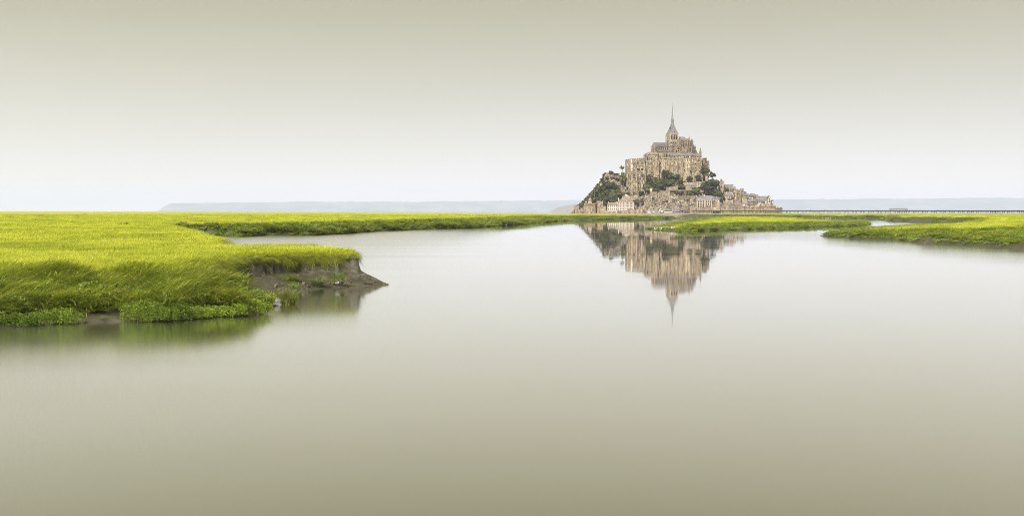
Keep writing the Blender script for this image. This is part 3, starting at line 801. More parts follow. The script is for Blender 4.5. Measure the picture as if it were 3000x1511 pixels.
# loose granite blocks on the prow, children of the hill
def rock_mesh(seed):
    bm = bmesh.new(); bmesh.ops.create_icosphere(bm, subdivisions=1, radius=1.0)
    rg = random.Random(seed)
    for v in bm.verts:
        v.co = Vector((v.co.x * rg.uniform(.4, 1.2), v.co.y * rg.uniform(.4, 1.2), v.co.z * rg.uniform(.5, 1.3)))
    me = bpy.data.meshes.new('boulder'); bm.to_mesh(me); bm.free(); me.materials.append(M['boulder'])
    return me
RM = [rock_mesh(k) for k in range(7)]
rg = random.Random(5)
for k in range(250):
    if k < 175: x = rg.uniform(1884, 2040); y = rg.uniform(570 if 1915 < x < 1992 else 590, 622)
    elif k < 205: x = rg.uniform(1682, 1712); y = rg.uniform(600, 626)
    elif k < 228: x = rg.uniform(1775, 1830); y = rg.uniform(505, 545)
    else: x = rg.uniform(1800, 1846); y = rg.uniform(535, 570)
    Y = on_hill(x, y); p = Pt(x, y, Y)
    s = rg.uniform(.5, 1.25) * (1.5 if rg.random() < .15 else 1)
    link('boulder', rg.choice(RM), HILL, p, (rg.uniform(-.5, .5), rg.uniform(-.5, .5), rg.uniform(0, 6)), (s * rg.uniform(.7, 1.3), s, s * rg.uniform(.9, 2.1)))

# ---------------------------------------------------------------- window, dormer and chimney pieces (shared meshes, scaled)
def win_poly(kind, r=1.0):
    if kind == 'rect': return [(-.5*r, -.5*r), (.5*r, -.5*r), (.5*r, .5*r), (-.5*r, .5*r)]
    n = 6
    if kind == 'round':
        return [(.5*r*math.cos(2*math.pi*i/12), .5*r*math.sin(2*math.pi*i/12)) for i in range(12)]
    if kind == 'arch':
        return [(-.5*r, -.5*r), (.5*r, -.5*r)] + [(.5*r*math.cos(math.pi*i/n), (.18 + .32*math.sin(math.pi*i/n))*r) for i in range(n+1)]
    # pointed
    return [(-.5*r, -.5*r), (.5*r, -.5*r), (.5*r, .08*r), (.40*r, .26*r), (.22*r, .41*r), (0, .52*r), (-.22*r, .41*r), (-.40*r, .26*r), (-.5*r, .08*r)]
WM = {}
def window_mesh(kind, frame, pane, bars=False):
    key = (kind, frame, pane, bars)
    if key in WM: return WM[key]
    b = MB()
    out, inn = win_poly(kind, 1.0), win_poly(kind, 0.84)
    n = len(out)
    vs = [(x, -.16, z) for x, z in out] + [(x, -.16, z) for x, z in inn] + [(x, 0.02, z) for x, z in out] + [(x, -.03, z) for x, z in inn]
    fs = []
    for i in range(n):
        j = (i + 1) % n
        fs += [(i, j, n + j, n + i), (i, 2*n + i, 2*n + j, j), (n + i, n + j, 3*n + j, 3*n + i)]
    b.add(vs, fs, 0)
    b.add([(x, -.03, z) for x, z in inn], [tuple(range(n))], 1)
    if bars:
        b.box(-.03, .03, -.10, -.03, -.38, .38, 0); b.box(-.38, .38, -.10, -.03, .06, .10, 0)
    WM[key] = b.mesh('window', [M[frame], M[pane]])
    return WM[key]

def window(parent, lx, ly, lz, w, h, kind='rect', frame='trim', pane='glass', rz=0, bars=False, name='window'):
    return link(name, window_mesh(kind, frame, pane, bars), parent, (lx, ly, lz), (0, 0, rz), (w * 1.32, 1, h * 1.2))

def dormer_mesh(wall, roof, pane='glass'):
    key = ('dormer', wall, roof, pane)
    if key in WM: return WM[key]
    b = MB()
    b.box(-.5, .5, 0, 1.6, 0, 1, 0)
    b.ext([(-.5, 1.0), (.5, 1.0), (0, 1.6)], 'y', 0.02, 1.6, 0)
    b.ext([(-.62, .95), (0, 1.62), (.62, .95), (.62, 1.12), (0, 1.82), (-.62, 1.12)], 'y', -.15, 1.7, 1)
    b.box(-.3, .3, -.04, .02, .15, .9, 2)
    WM[key] = b.mesh('dormer', [M[wall], M[roof], M[pane]])
    return WM[key]
def chimney_mesh(wall):
    key = ('chimney', wall)
    if key in WM: return WM[key]
    b = MB(); b.box(-.5, .5, -.5, .5, 0, 1, 0); b.box(-.6, .6, -.6, .6, .86, .95, 0)
    b.ngon(-.2, 0, 1, 1.12, .14, .11, 6, 1); b.ngon(.2, 0, 1, 1.12, .14, .11, 6, 1)
    WM[key] = b.mesh('chimney', [M[wall], M['brick']])
    return WM[key]

def gable_roof(b, W, D, e, r, o=.35, th=.35, mi=0, axis='x', x0=None, x1=None):
    """roof slab over a footprint 0..W by 0..D; ridge along x or along y"""
    k = (r - e) / (D / 2 if axis == 'x' else W / 2)
    if axis == 'x':
        pr = [(-o, e - o * k), (D / 2, r), (D + o, e - o * k), (D + o, e - o * k + th), (D / 2, r + th), (-o, e - o * k + th)]
        b.ext(pr, 'x', -o if x0 is None else x0, W + o if x1 is None else x1, mi)
    else:
        pr = [(-o, e - o * k), (W / 2, r), (W + o, e - o * k), (W + o, e - o * k + th), (W / 2, r + th), (-o, e - o * k + th)]
        b.ext(pr, 'y', -o, D + o, mi)

def house(name, label, cat, x0, x1, ye, yb, yr, Y, D=9.0, roof='gable', wall='cream', rmat='slate', wins=(), dorm=(), chim=(), group=None, rz=0, found=6.0, frame='trim', bars=False, wkind='rect', hip=0.3, pane='glass', th=.35):
    """a house read at pixels: eave ye, base yb, ridge yr; wins = rows of (pixel xs, y, width px, height px[, kind]); dorm = (xs, y, w px); chim = (x, y top, w px)"""
    s = Y / F
    t = thing(name, label, cat, (Xp(x0, Y), Y, Zp(yb, Y)), rz, group)
    W, H, Hr = (x1 - x0) * s, (yb - ye) * s, (ye - yr) * s
    b = MB()
    b.box(0, W, 0, D, -found, H)
    if roof == 'gable': b.ext([(0.02, H), (D - .02, H), (D / 2, H + Hr)], 'x', 0.01, W - 0.01)
    if roof == 'front': b.ext([(0.02, H), (W - .02, H), (W / 2, H + Hr)], 'y', 0.01, D - 0.01)
    b.build('wall', M[wall], t)
    r = MB()
    if roof == 'gable': gable_roof(r, W, D, H + .01, H + Hr + .01, th=th)
    elif roof == 'front': gable_roof(r, W, D, H + .01, H + Hr + .01, axis='y', th=th)
    elif roof == 'hip':
        o = .35; hx = W * hip
        r.add([(-o, -o, H + .01), (W + o, -o, H + .01), (W + o, D + o, H + .01), (-o, D + o, H + .01), (hx, D / 2, H + Hr), (W - hx, D / 2, H + Hr)],
              [(0, 3, 2, 1), (0, 1, 5, 4), (1, 2, 5), (2, 3, 4, 5), (3, 0, 4)])
    elif roof == 'mansard':
        o = .25; k = .58
        r.frus(-o, W + o, -o, D + o, H + .01, .1, W - .1, 1.5, D - 1.5, H + Hr * k)
        r.frus(-.1, W + .1, 1.3, D - 1.3, H + Hr * k + .02, .4, W - .4, D * .42, D * .58, H + Hr)
    elif roof == 'pyramid':
        r.ngon(W / 2, D / 2, H + .01, H + Hr, W / 2 * 1.5, 0.01, 4, 0, math.pi / 4, D / W)
    elif roof == 'shed':
        r.ext([(-.4, H + .01), (D, H + Hr), (D, H + Hr + .3), (-.4, H + .31)], 'x', -.4, W + .4)
    else:
        r.box(-.2, W + .2, -.2, D + .2, H + .01, H + .5)
    rf = r.build('roof', M[rmat], t)
    for row in wins:
        xs_, y, w, h = row[:4]
        kd = row[4] if len(row) > 4 else wkind
        for x in xs_: window(t, (x - x0) * s, 0, (yb - y) * s, w * s, h * s, kd, frame, pane, bars=bars)
    for xs_, y, w in dorm:
        for x in xs_:
            zz_ = (yb - y) * s; f_ = max(0.0, min(1, (zz_ - H) / max(Hr, .1)))
            link('dormer', dormer_mesh(wall, rmat), t, ((x - x0) * s, f_ * D * .45 - .3, zz_ - w * s * .6), None, (w * s, w * s * 1.1, w * s * 1.0))
    for x, y, w in chim:
        link('chimney', chimney_mesh(wall if wall not in ('timber',) else 'brick'), rf, ((x - x0) * s, D * .45, H + Hr * .3), None, (w * s, w * s * .8, max(1, (yb - y) * s - H - Hr * .3)))
    return t

# ---------------------------------------------------------------- abbey church (turned so that its west front shows a little)
YA = 1618.0
SA = YA / F
TH = R(16)
def az(y): return Zp(y, YA)
church = thing('abbey_church', 'tall granite abbey church with slate roofs and needle spire crowning the island', 'church', (Xp(1972, YA) , YA + 8, az(462)), TH)
Z0 = az(462)
def lz(y): return az(y) - Z0
def lu(px, v=0.0): return ((px - 1972) * SA + v * math.sin(TH)) / math.cos(TH)
HW = 6.6                                   # half width of the crossing tower
b = MB(); b.box(-HW, HW, -HW, HW, lz(470), lz(393.5))
b.box(-HW - .35, HW + .35, -HW - .35, HW + .35, lz(414.2), lz(412.8)); b.box(-HW - .5, HW + .5, -HW - .5, HW + .5, lz(394.2), lz(392.6))
for sx in (-1, 1):
    for sy in (-1, 1): b.box(sx * HW - .8, sx * HW + .8, sy * HW - .8, sy * HW + .8, lz(470), lz(394.4))
for k in (-2.0, 2.0): b.box(k - .25, k + .25, -HW - .3, -HW + .1, lz(412.6), lz(394.4))
tower = b.build('tower', M['stone_pale'], church)
for k in (-3.9, 0, 3.9): window(tower, k * .98, -HW, lz(402.5), 1.9, 6.2, 'arch', 'trim', 'shade_pane')
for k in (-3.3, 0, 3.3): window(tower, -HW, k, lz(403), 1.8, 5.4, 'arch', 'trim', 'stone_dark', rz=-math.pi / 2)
for k in (-4.2, -1.2, 4.0): window(tower, k, -HW, lz(418.5), 1.3, 2.0, 'arch', 'trim', 'shade_pane')
b = MB()
prev = None
for y0, y1, r0, r1 in ((392.6, 388, 7.1, 5.9), (388, 378, 5.9, 4.1), (378, 369, 4.1, 2.7), (369, 363, 2.7, 1.95)):
    b.frus(-r0, r0, -r0, r0, lz(y0), -r1, r1, -r1, r1, lz(y1) - (.002 if y1 != 363 else 0))
proof = b.build('tower_roof', M['slate'], church)
for u, y in ((-4.3, 375), (1.3, 384)): link('dormer', dormer_mesh('slate_dark', 'slate_dark', 'shade_pane'), proof, (u, -5.9 if y == 384 else -3.6, lz(y + 1.5)), None, (1.1, 1.2, 1.1))
b = MB()
b.ngon(0, 0, lz(363), lz(361), 2.5, 2.5, 8)
for i in range(8):
    a = math.pi / 8 + i * math.pi / 4
    b.ngon(1.75 * math.cos(a), 1.75 * math.sin(a), lz(361), lz(351), .42, .36, 5)
    b.ngon(1.95 * math.cos(a), 1.95 * math.sin(a), lz(351), lz(345), .30, .0, 4)
b.ngon(0, 0, lz(361), lz(351), 1.15, 1.0, 8); b.ngon(0, 0, lz(351), lz(349.6), 2.1, 2.1, 8)
b.ngon(0, 0, lz(349.6), lz(343.5), 1.55, 1.35, 8)
b.build('lantern', M['copper'], church)
b = MB()
b.ngon(0, 0, lz(343.5), lz(338), 1.5, 1.05, 8); b.ngon(0, 0, lz(338), lz(306), 1.02, .16, 8)
for i in range(8):
    for k in range(7):
        t = k / 7; r_ = 1.02 + (.2 - 1.02) * t; a = i * math.pi / 4 + math.pi / 8
        b.ngon(r_ * math.cos(a), r_ * math.sin(a), lz(338 - 30 * t), lz(335.6 - 30 * t), .16, 0, 4)
b.build('spire', M['copper'], church)
b = MB(); b.ngon(0, 0, lz(306.2), lz(305), .3, .3, 6); b.ngon(0, 0, lz(305), lz(302.6), .28, .2, 6); b.ngon(.05, 0, lz(302.6), lz(301.6), .2, .12, 6)
b.add([(0, .1, lz(305)), (-.9, .3, lz(301)), (-.1, .1, lz(302.8)), (0, -.05, lz(304))], [(0, 1, 2), (0, 2, 3)]); b.bar((.1, 0, lz(303.2)), (.75, -.1, lz(300)), .07)
b.build('statue', M['gold'], church)
# nave
u0, u1 = lu(1917, -6.5), -HW
b = MB(); b.box(u0, u1, -6.2, 6.2, lz(470), lz(429.5))
b.ext([(-6.1, lz(429.5)), (6.1, lz(429.5)), (0, lz(418.8))], 'x', u0 + .01, u1)
b.box(u0 - .7, u0 + 1.2, -7.0, -5.6, lz(470), lz(427)); b.box(u0 - .7, u0 + 1.2, 5.6, 7.0, lz(470), lz(427))
for k in range(7):
    u = u0 + 1.5 + k * (u1 - u0 - 1.5) / 6.5
    b.box(u - .35, u + .35, -6.55, -6.1, lz(442), lz(430))
nave = b.build('nave_wall', M['stone'], church)
for k in range(6): window(nave, u0 + 3.2 + k * (u1 - u0 - 2) / 6.5, -6.2, lz(436), 1.5, 3.6, 'arch', 'trim', 'shade_pane')
window(nave, u0, 0, lz(437), 3.0, 5, 'pointed', 'trim', 'shade_pane', rz=-math.pi / 2)
b = MB()
k_ = (lz(418.8) - lz(429.5)) / 6.2
b.ext([(-6.8, lz(429.5) - .3), (0, lz(418.6)), (6.8, lz(429.5) - .3), (6.8, lz(429.5) + .1), (0, lz(417.6)), (-6.8, lz(429.5) + .1)], 'x', u0 + .5, u1)
nroof = b.build('nave_roof', M['slate_dark'], church)
for k in range(4): link('skylight', window_mesh('rect', 'slate_dark', 'shade_pane'), nroof, (u0 + 5 + k * 5.3, -3.9, lz(423.6)), (R(-42), 0, 0), (.8, 1, .9))
b = MB(); b.box(u0 + 2, u1 + 1, -12.4, -6.2, lz(476), lz(446.3))
for k in range(5):
    u = u0 + 4.2 + k * 4.6; b.box(u - .5, u + .5, -13.1, -12.3, lz(470), lz(447.5))
aisle = b.build('aisle_wall', M['stone'], church)
for k, px in enumerate((1927, 1938.5, 1944.5, 1950, 1958)): window(aisle, lu(px, -12.4), -12.4, lz(456.5), 1.3 if k in (2,) else 1.7, 5.2, 'arch', 'trim', 'shade_pane' if k != 2 else 'stone_dark')
b = MB(); b.ext([(-13.0, lz(446.3)), (-6.2, lz(440)), (-6.2, lz(439.2)), (-13.0, lz(445.6))], 'x', u0 + 1.6, u1 + 1.2)
b.build('aisle_roof', M['slate_dark'], church)
# stair turret beside the transept
b = MB(); b.ngon(lu(1967.7, -8.8), -8.8, lz(470), lz(427.5), 2.15, 2.1, 8); b.build('stair_turret', M['stone_dark'], church)
b = MB(); b.ngon(lu(1967.7, -8.8), -8.8, lz(427.4), lz(418.5), 2.5, 0, 8); b.build('turret_roof', M['slate'], church)
# south transept
uc = lu(1985.5, -17)
b = MB(); b.box(uc - 6, uc + 6, -17, -HW, lz(476), lz(437.5)); b.ext([(uc - 6, lz(437.5)), (uc + 6, lz(437.5)), (uc, lz(425.3))], 'y', -17, -HW)
b.box(uc - 6.7, uc - 5.3, -17.8, -16.4, lz(470), lz(436)); b.box(uc + 5.3, uc + 6.7, -17.8, -16.4, lz(470), lz(436))
tr = b.build('transept_wall', M['lichen'], church)
window(tr, uc, -17, lz(436.5), 3.6, 3.6, 'round', 'trim', 'glass')
for k in (-3, 0, 3): window(tr, uc + k, -17, lz(444.8), 1.5, 3.2, 'arch', 'trim', 'shade_pane')
b = MB(); b.ext([(uc - 6.6, lz(437.5) - .6), (uc, lz(425)), (uc + 6.6, lz(437.5) - .6), (uc + 6.6, lz(437.5) + .1), (uc, lz(423.9)), (uc - 6.6, lz(437.5) + .1)], 'y', -16.6, -HW)
b.build('transept_roof', M['slate_dark'], church)
b = MB(); b.ext([(uc - 7.2, lz(438.3)), (uc, lz(424.4)), (uc + 7.2, lz(438.3)), (uc + 7.2, lz(436.9)), (uc, lz(422.8)), (uc - 7.2, lz(436.9))], 'y', -17.3, -16.6); b.build('gable_coping', M['trim'], church)
ub = lu(1979, -8)
b = MB(); b.ext([(ub - 5.5, lz(430)), (ub + 5.5, lz(430)), (ub, lz(417))], 'y', -9.5, -HW); b.ext([(ub - 6, lz(430)), (ub, lz(416.4)), (ub + 6, lz(430)), (ub + 6, lz(428.8)), (ub, lz(415.2)), (ub - 6, lz(428.8))], 'y', -9.8, -9.5)
b.build('inner_gable', M['stone'], church)
# choir with its ring of buttresses and pinnacles
uA = 21.0
def ring(r, z0, z1, n=10, a0=-110, a1=110):
    pts = [(uA + r * math.cos(R(a0 + (a1 - a0) * i / n)), r * math.sin(R(a0 + (a1 - a0) * i / n))) for i in range(n + 1)]
    return [(HW, -r)] + [p for p in pts if p[0] > HW] + [(HW, r)]
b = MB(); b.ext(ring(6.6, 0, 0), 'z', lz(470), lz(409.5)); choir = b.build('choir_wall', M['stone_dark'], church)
b = MB()
rp = ring(7.1, 0, 0)
n_ = len(rp)
vs_ = [(x, y, lz(409.6)) for x, y in rp] + [(HW, 0, lz(399)), (uA - 3.5, 0, lz(399))]
fs_ = [(0, i + 0, i + 1, n_ + 1) if False else (i, i + 1, n_ + 1) for i in range(1, n_ - 2)] + [(0, 1, n_ + 1, n_), (n_ - 2, n_ - 1, n_, n_ + 1), tuple(range(n_ - 1, -1, -1)), (0, n_, n_ - 1)]
b.add(vs_, fs_); b.build('choir_roof', M['slate'], church)
b = MB(); b.ext(ring(12.4, 0, 0), 'z', lz(476), lz(431)); amb = b.build('chapel_wall', M['stone'], church)
for a in range(-100, 101, 20):
    ca, sa = math.cos(R(a)), math.sin(R(a))
    window(choir, uA + 6.6 * ca, 6.6 * sa, lz(420), 2.0, 7.5, 'pointed', 'trim', 'shade_pane', rz=R(a + 90))
    window(amb, uA + 12.4 * math.cos(R(a + 10)), 12.4 * math.sin(R(a + 10)), lz(440), 2.0, 5, 'pointed', 'trim', 'shade_pane', rz=R(a + 100))
for k in range(3):
    window(choir, HW + 3 + k * 4.4, -6.6, lz(420), 2.0, 8.0, 'pointed', 'trim', 'shade_pane')
def pinnacle(u, v, r, yb, yt, ys, parent):
    b = MB()
    b.box(u - r, u + r, v - r, v + r, lz(yb), lz(ys)); b.ngon(u, v, lz(ys), lz(yt), r * 1.15, 0, 4, 0, math.pi / 4)
    for sx in (-1, 1):
        for sy in (-1, 1): b.ngon(u + sx * r, v + sy * r, lz(ys + 2), lz(ys + (yt - ys) * .45), r * .38, 0, 4)
    b.box(u - r * 1.15, u + r * 1.15, v - r * 1.15, v + r * 1.15, lz(ys + 1.0), lz(ys))
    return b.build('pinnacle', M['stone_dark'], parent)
for a in range(-105, 106, 15):
    ca, sa = math.cos(R(a)), math.sin(R(a)); big = (a % 30 == 0)
    r_ = 10.2
    pinnacle(uA + r_ * ca, r_ * sa, .55, 450, 404 if big else 409, 414 if big else 418, church)
    pinnacle(uA + 13.6 * ca, 13.6 * sa, .62, 455, 421 if big else 428, 431 if big else 436, church)
    f = MB()
    for y_a, y_b in ((412, 417), (420, 426)):
        p0 = Vector((uA + 6.6 * ca, 6.6 * sa, lz(y_a))); p1 = Vector((uA + 10.2 * ca, 10.2 * sa, lz(y_b)))
        f.bar(p0, p1, .28, 0, 4)
    p0 = Vector((uA + 10.2 * ca, 10.2 * sa, lz(422))); p1 = Vector((uA + 13.6 * ca, 13.6 * sa, lz(434)))
    f.bar(p0, p1, .25, 0, 4)
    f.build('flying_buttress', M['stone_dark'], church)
for k in range(4):
    u = HW + 1.2 + k * 4.2
    pinnacle(u, -10.4, .55, 450, 408 - k, 418, church)
    f = MB(); f.bar((u, -6.6, lz(412)), (u, -10.4, lz(418)), .28, 0, 4); f.bar((u, -6.6, lz(420)), (u, -10.4, lz(427)), .28, 0, 4); f.build('flying_buttress', M['stone_dark'], church)
pinnacle(lu(2020, -11), -11, 1.5, 455, 395, 413, church)
for px, v, yt in ((2013.5, -11.5, 404), (2028.5, -10, 409), (2034.5, -13, 431), (2038.5, -13, 434), (2042, -12, 438), (2046, -11, 446)):
    pinnacle(lu(px, v), v, .8, 458, yt, yt + 9, church)

# ---------------------------------------------------------------- abbey lodgings: the long southern range
YL = 1604.0
SL = YL / F
lodge = thing('abbey_lodgings', 'long stone lodging range with pale slate roof below the abbey choir', 'building', (Xp(1965, YL), YL, Zp(514, YL)))
def gx(px): return (px - 1965) * SL
def gz(y): return (514 - y) * SL
WA, WB, WC = [(1965, 1985), 0.0], [(1985, 2026), 1.6], [(2026, 2055), -3.4]
b = MB(); b.box(gx(1964.5), gx(1985), 0, 11, -6, gz(455)); b.box(gx(1985), gx(2026), 1.6, 11, -6, gz(455)); b.box(gx(2028.5), gx(2055), -3.4, 11, -6, gz(455))
b.box(gx(1964), gx(1966.2), -1.2, .2, -6, gz(474)); b.box(gx(1983.5), gx(1986), -.9, .2, -6, gz(470))
b.box(gx(1998.6), gx(2001.4), -.9, 1.7, -6, gz(468)); b.box(gx(2026), gx(2028.5), -1.5, 3, -6, gz(462))
for px in (2029.6, 2033.5, 2042, 2049.5, 2054.2): b.box(gx(px - .8), gx(px + .8), -4.6, -3.3, -6, gz(467 if px != 2042 else 471))
b.box(gx(1985), gx(2026), 1.1, 1.7, gz(465.2), gz(464)); b.box(gx(2028.5), gx(2055), -3.75, -3.3, gz(485), gz(484))
lw = b.build('wall', M['stone'], lodge)
b = MB(); b.box(gx(2000.5), gx(2021.5), .9, 1.7, gz(512), gz(465.5)); b.build('plastered_wall', M['stone_pale'], lodge)
b = MB()
b.ext([(-.6, gz(455)), (5.5, gz(448.3)), (5.5, gz(447.5)), (-.6, gz(454.2))], 'x', gx(1964), gx(1985.2))
b.ext([(1.0, gz(455)), (6.5, gz(448.3)), (6.5, gz(447.6)), (1.0, gz(454.2))], 'x', gx(1985.2), gx(2027.5))
b.add([(gx(2027.5), -4.0, gz(455)), (gx(2055.8), -4.0, gz(455)), (gx(2055.8), 6, gz(455)), (gx(2027.5), 6, gz(455)), (gx(2027.5), 3, gz(448)), (gx(2045), 3, gz(448.5))], [(0, 1, 5, 4), (1, 2, 5), (2, 3, 4, 5), (3, 0, 4), (0, 3, 2, 1)])
lr = b.build('roof', M['slate'], lodge)
for px in (1971, 1979.5, 1993, 2004, 2013.5, 2032.5, 2038, 2043):
    f_ = 451.2; link('skylight', window_mesh('rect', 'slate_dark', 'shade_pane'), lr, (gx(px), (-1.2 if px > 2028 else 3.2 if px > 1985 else 2.2), gz(f_ + .2)), (R(-50), 0, 0), (.8, 1, .8))
for px in (1990, 1995, 2020, 2026): link('chimney', chimney_mesh('lichen'), lr, (gx(px), 6.4, gz(451)), None, (1.2, 1.0, 3.6))
for px, py, w, h in ((1976, 459.3, 3, 4.5), (1993.5, 459.8, 1.9, 3), (2005.5, 460, 1.9, 3.2), (2011.7, 459.8, 2.2, 3.6), (2017.5, 459.8, 2, 3.2), (1977, 468.7, 1.6, 4.6), (1977, 478.5, 1.8, 5.0), (1995.5, 471.5, 1.5, 4), (1995.5, 481, 1.8, 4.4), (1987.2, 480, 1.6, 2),
                     (2007, 469, 2.0, 4.4), (2014.5, 469.2, 1.8, 4.2), (2020, 469.6, 1.4, 2.2), (2006.4, 477, 1.7, 4.2), (2016.5, 477, 1.8, 4.6), (2004.2, 484, 1.8, 4), (2013.4, 484.3, 1.8, 4.6), (2013.5, 494, 1.1, 1.4)):
    window(lw, gx(px), (1.6 if px > 1985 and not 2000.5 < px < 2021.5 else .9 if px > 1985 else 0), gz(py), w * SL, h * SL, 'rect', 'trim', 'shade_pane')
for px, py, w, h in ((2031.3, 459.4, 2, 3.2), (2036, 459.4, 2.2, 4), (2042, 459.6, 1.9, 3), (2046.4, 459.6, 1.9, 3), (2051, 459.6, 1.9, 3), (2038, 469.3, 2.2, 6), (2044.5, 470, 2.0, 6), (2036.4, 481, 2.2, 4.4), (2046, 480.5, 1.8, 4), (2036.4, 492, 1.7, 4), (2048, 492, 1.5, 3.8), (2036.4, 500.4, 1.6, 2.4), (2047, 501, 1.4, 1.6)):
    window(lw, gx(px), -3.4, gz(py), w * SL, h * SL, 'pointed' if h > 5 else 'rect', 'trim', 'shade_pane')
# corner spirelet and the gatehouse at its right end
spl = thing('corner_turret', 'slender stone corner turret with cone spire right of the lodging range', 'turret', (Xp(2051.5, 1612), 1612, Zp(478, 1612)))
b = MB(); b.ngon(0, 0, -10, 14.4, 1.55, 1.55, 8); b.ngon(0, 0, 14.4, 15, 1.9, 1.9, 8); b.build('shaft', M['stone'], spl)
b = MB(); b.ngon(0, 0, 15, 23, 1.7, 0, 8)
for i in range(4): b.ngon(1.5 * math.cos(i * 1.57), 1.5 * math.sin(i * 1.57), 14.9, 17.4, .35, 0, 4)
b.build('spire', M['lichen'], spl)
YG = 1612.0; SG = YG / F
gate = thing('abbey_gatehouse', 'weathered stone gatehouse stepping down behind the dark tree on the right', 'building', (Xp(2055, YG), YG, Zp(505, YG)))
b = MB()
for x0_, x1_, yt, y0_ in ((2054, 2064, 467, 2), (2064, 2072, 464, 3), (2070, 2077.5, 472, 1), (2072, 2079, 476.5, 2.4)):
    b.box((x0_ - 2055) * SG, (x1_ - 2055) * SG, y0_, 12, -8, (505 - yt) * SG)
for x in (2065, 2067.6, 2070.4, 2073, 2075.6, 2078): b.box((x - 2055.7) * SG, (x - 2054.5) * SG, 2.2, 3.2, (505 - 478) * SG, (505 - (462 if x < 2071 else 470)) * SG)
b.build('wall', M['stone_dark'], gate)
b = MB(); b.add([((x - 2055) * SG, y, (505 - z) * SG) for x, y, z in ((2055, 2, 467), (2071, 2, 464), (2071, 12, 464), (2055, 12, 467), (2059, 7, 462.4), (2068, 7, 461.5))], [(0, 1, 5, 4), (1, 2, 5), (2, 3, 4, 5), (3, 0, 4)]); b.build('roof', M['slate'], gate)
b = MB(); b.ext([((2055 - 2055) * SG, (505 - 474) * SG), ((2061 - 2055) * SG, (505 - 480) * SG), ((2061 - 2055) * SG, (505 - 481.6) * SG), ((2055 - 2055) * SG, (505 - 476) * SG)], 'y', -.6, 1.9); b.build('stair_parapet', M['stone_pale'], gate)
for px, py in ((2060, 470), (2067, 472), (2074, 482), (2066, 484)): window(gate, (px - 2055) * SG, 0.9 if px > 2073 else 2, (505 - py) * SG, .8, 1.5, 'rect', 'trim', 'shade_pane')

# ---------------------------------------------------------------- central guest range and terrace wall
YM = 1603.0; SM = YM / F
guest = thing('abbey_guest_range', 'narrow high stone range with grey lichened roof left of the nave', 'building', (Xp(1889, YM), YM, Zp(520, YM)))
def mx(px): return (px - 1889) * SM
def mz(y): return (520 - y) * SM
b = MB()
b.box(mx(1898), mx(1928), 0, 13, -10, mz(453.5)); b.box(mx(1888.5), mx(1898), .8, 13, -10, mz(452)); b.ext([(mx(1888.5), mz(452)), (mx(1898), mz(452)), (mx(1898), mz(446))], 'y', .8, 13)
b.frus(mx(1914), mx(1926), -2.6, 1, mz(520), mx(1915.5), mx(1924), -.9, 1, mz(488)); b.ngon(mx(1919.5), 0.2, mz(520), mz(489), 3.0, 2.2, 10)
b.box(mx(1925.5), mx(1929.5), -1.8, 1, -10, mz(466)); b.box(mx(1888.5), mx(1891.5), -1, 1, -10, mz(470)); b.box(mx(1915), mx(1917.4), -.8, .3, -2, mz(462))
gw = b.build('wall', M['stone'], guest)
b = MB(); b.frus(mx(1897.4), mx(1927.5), -.6, 13.4, mz(453.5), mx(1900.5), mx(1926), 5, 8, mz(444.8)); b.build('roof', M['roof_lichen'], guest)
for px, py, w, h, kd in ((1896.6, 464.6, 3.4, 12, 'rect'), (1905.5, 459, 4, 4.4, 'round'), (1913, 459, 4, 4.6, 'round'), (1920.5, 459, 4, 4.6, 'round'), (1904, 467, 2, 4, 'rect'), (1909, 467, 2, 3.8, 'rect'), (1898.8, 479.6, 2, 6, 'rect'), (1904.4, 480, 2, 7, 'rect'), (1909.8, 480, 2, 6.6, 'rect'),
                         (1918.8, 479.5, 2.6, 6, 'rect'), (1914, 488, 2, 2.8, 'arch'), (1903.5, 492.4, 1.6, 3, 'rect')):
    window(gw, mx(px), .8 if px < 1898 else 0, mz(py), w * SM, h * SM, kd, 'trim', 'stone_dark' if kd == 'round' else 'shade_pane')
arc = thing('arcaded_terrace_wall', 'high stone terrace wall with tall blind arches between guest range and lodgings', 'wall', (Xp(1927, YM), YM + 3, Zp(520, YM)))
def tx(px): return (px - 1927) * SM
b = MB(); b.box(tx(1927), tx(1965), 0, 6, -10, mz(462.4)); b.box(tx(1927), tx(1965), -.5, 0.1, mz(464.4), mz(462))
for px in (1929, 1938.4, 1950.2, 1962.6): b.box(tx(px - 1.1), tx(px + 1.1), -1.1, .1, -10, mz(476))
b.box(tx(1937.3), tx(1939.6), -3.6, -1, -10, mz(497)); b.ext([(tx(1961.5), mz(464)), (tx(1963.5), mz(464)), (tx(1960.5), -4), (tx(1956.5), -4)], 'y', -2.4, -1)
aw = b.build('wall', M['stone'], arc)
for px, w, ytop in ((1933.8, 7.0, 467.5), (1944.3, 9.4, 468.6), (1956.3, 9.4, 469.5)):
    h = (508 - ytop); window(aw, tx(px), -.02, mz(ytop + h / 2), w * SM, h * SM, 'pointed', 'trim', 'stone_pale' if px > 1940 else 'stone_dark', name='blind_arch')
for px, py, w, h in ((1935.4, 478, 3.2, 6.5), (1935.6, 489.3, 2, 3.8), (1928.6, 470, 1.1, 2.6), (1928.6, 478, 1.1, 2), (1955.8, 482.5, 1.4, 2.2)): window(aw, tx(px), -.1, mz(py), w * SM, h * SM, 'rect', 'trim', 'shade_pane')
b = MB()
for k in range(14): b.box(tx(1928 + k * 2.6), tx(1929.6 + k * 2.6), -.4, -.1, mz(462), mz(460.6))
b.build('balustrade', M['trim'], arc)

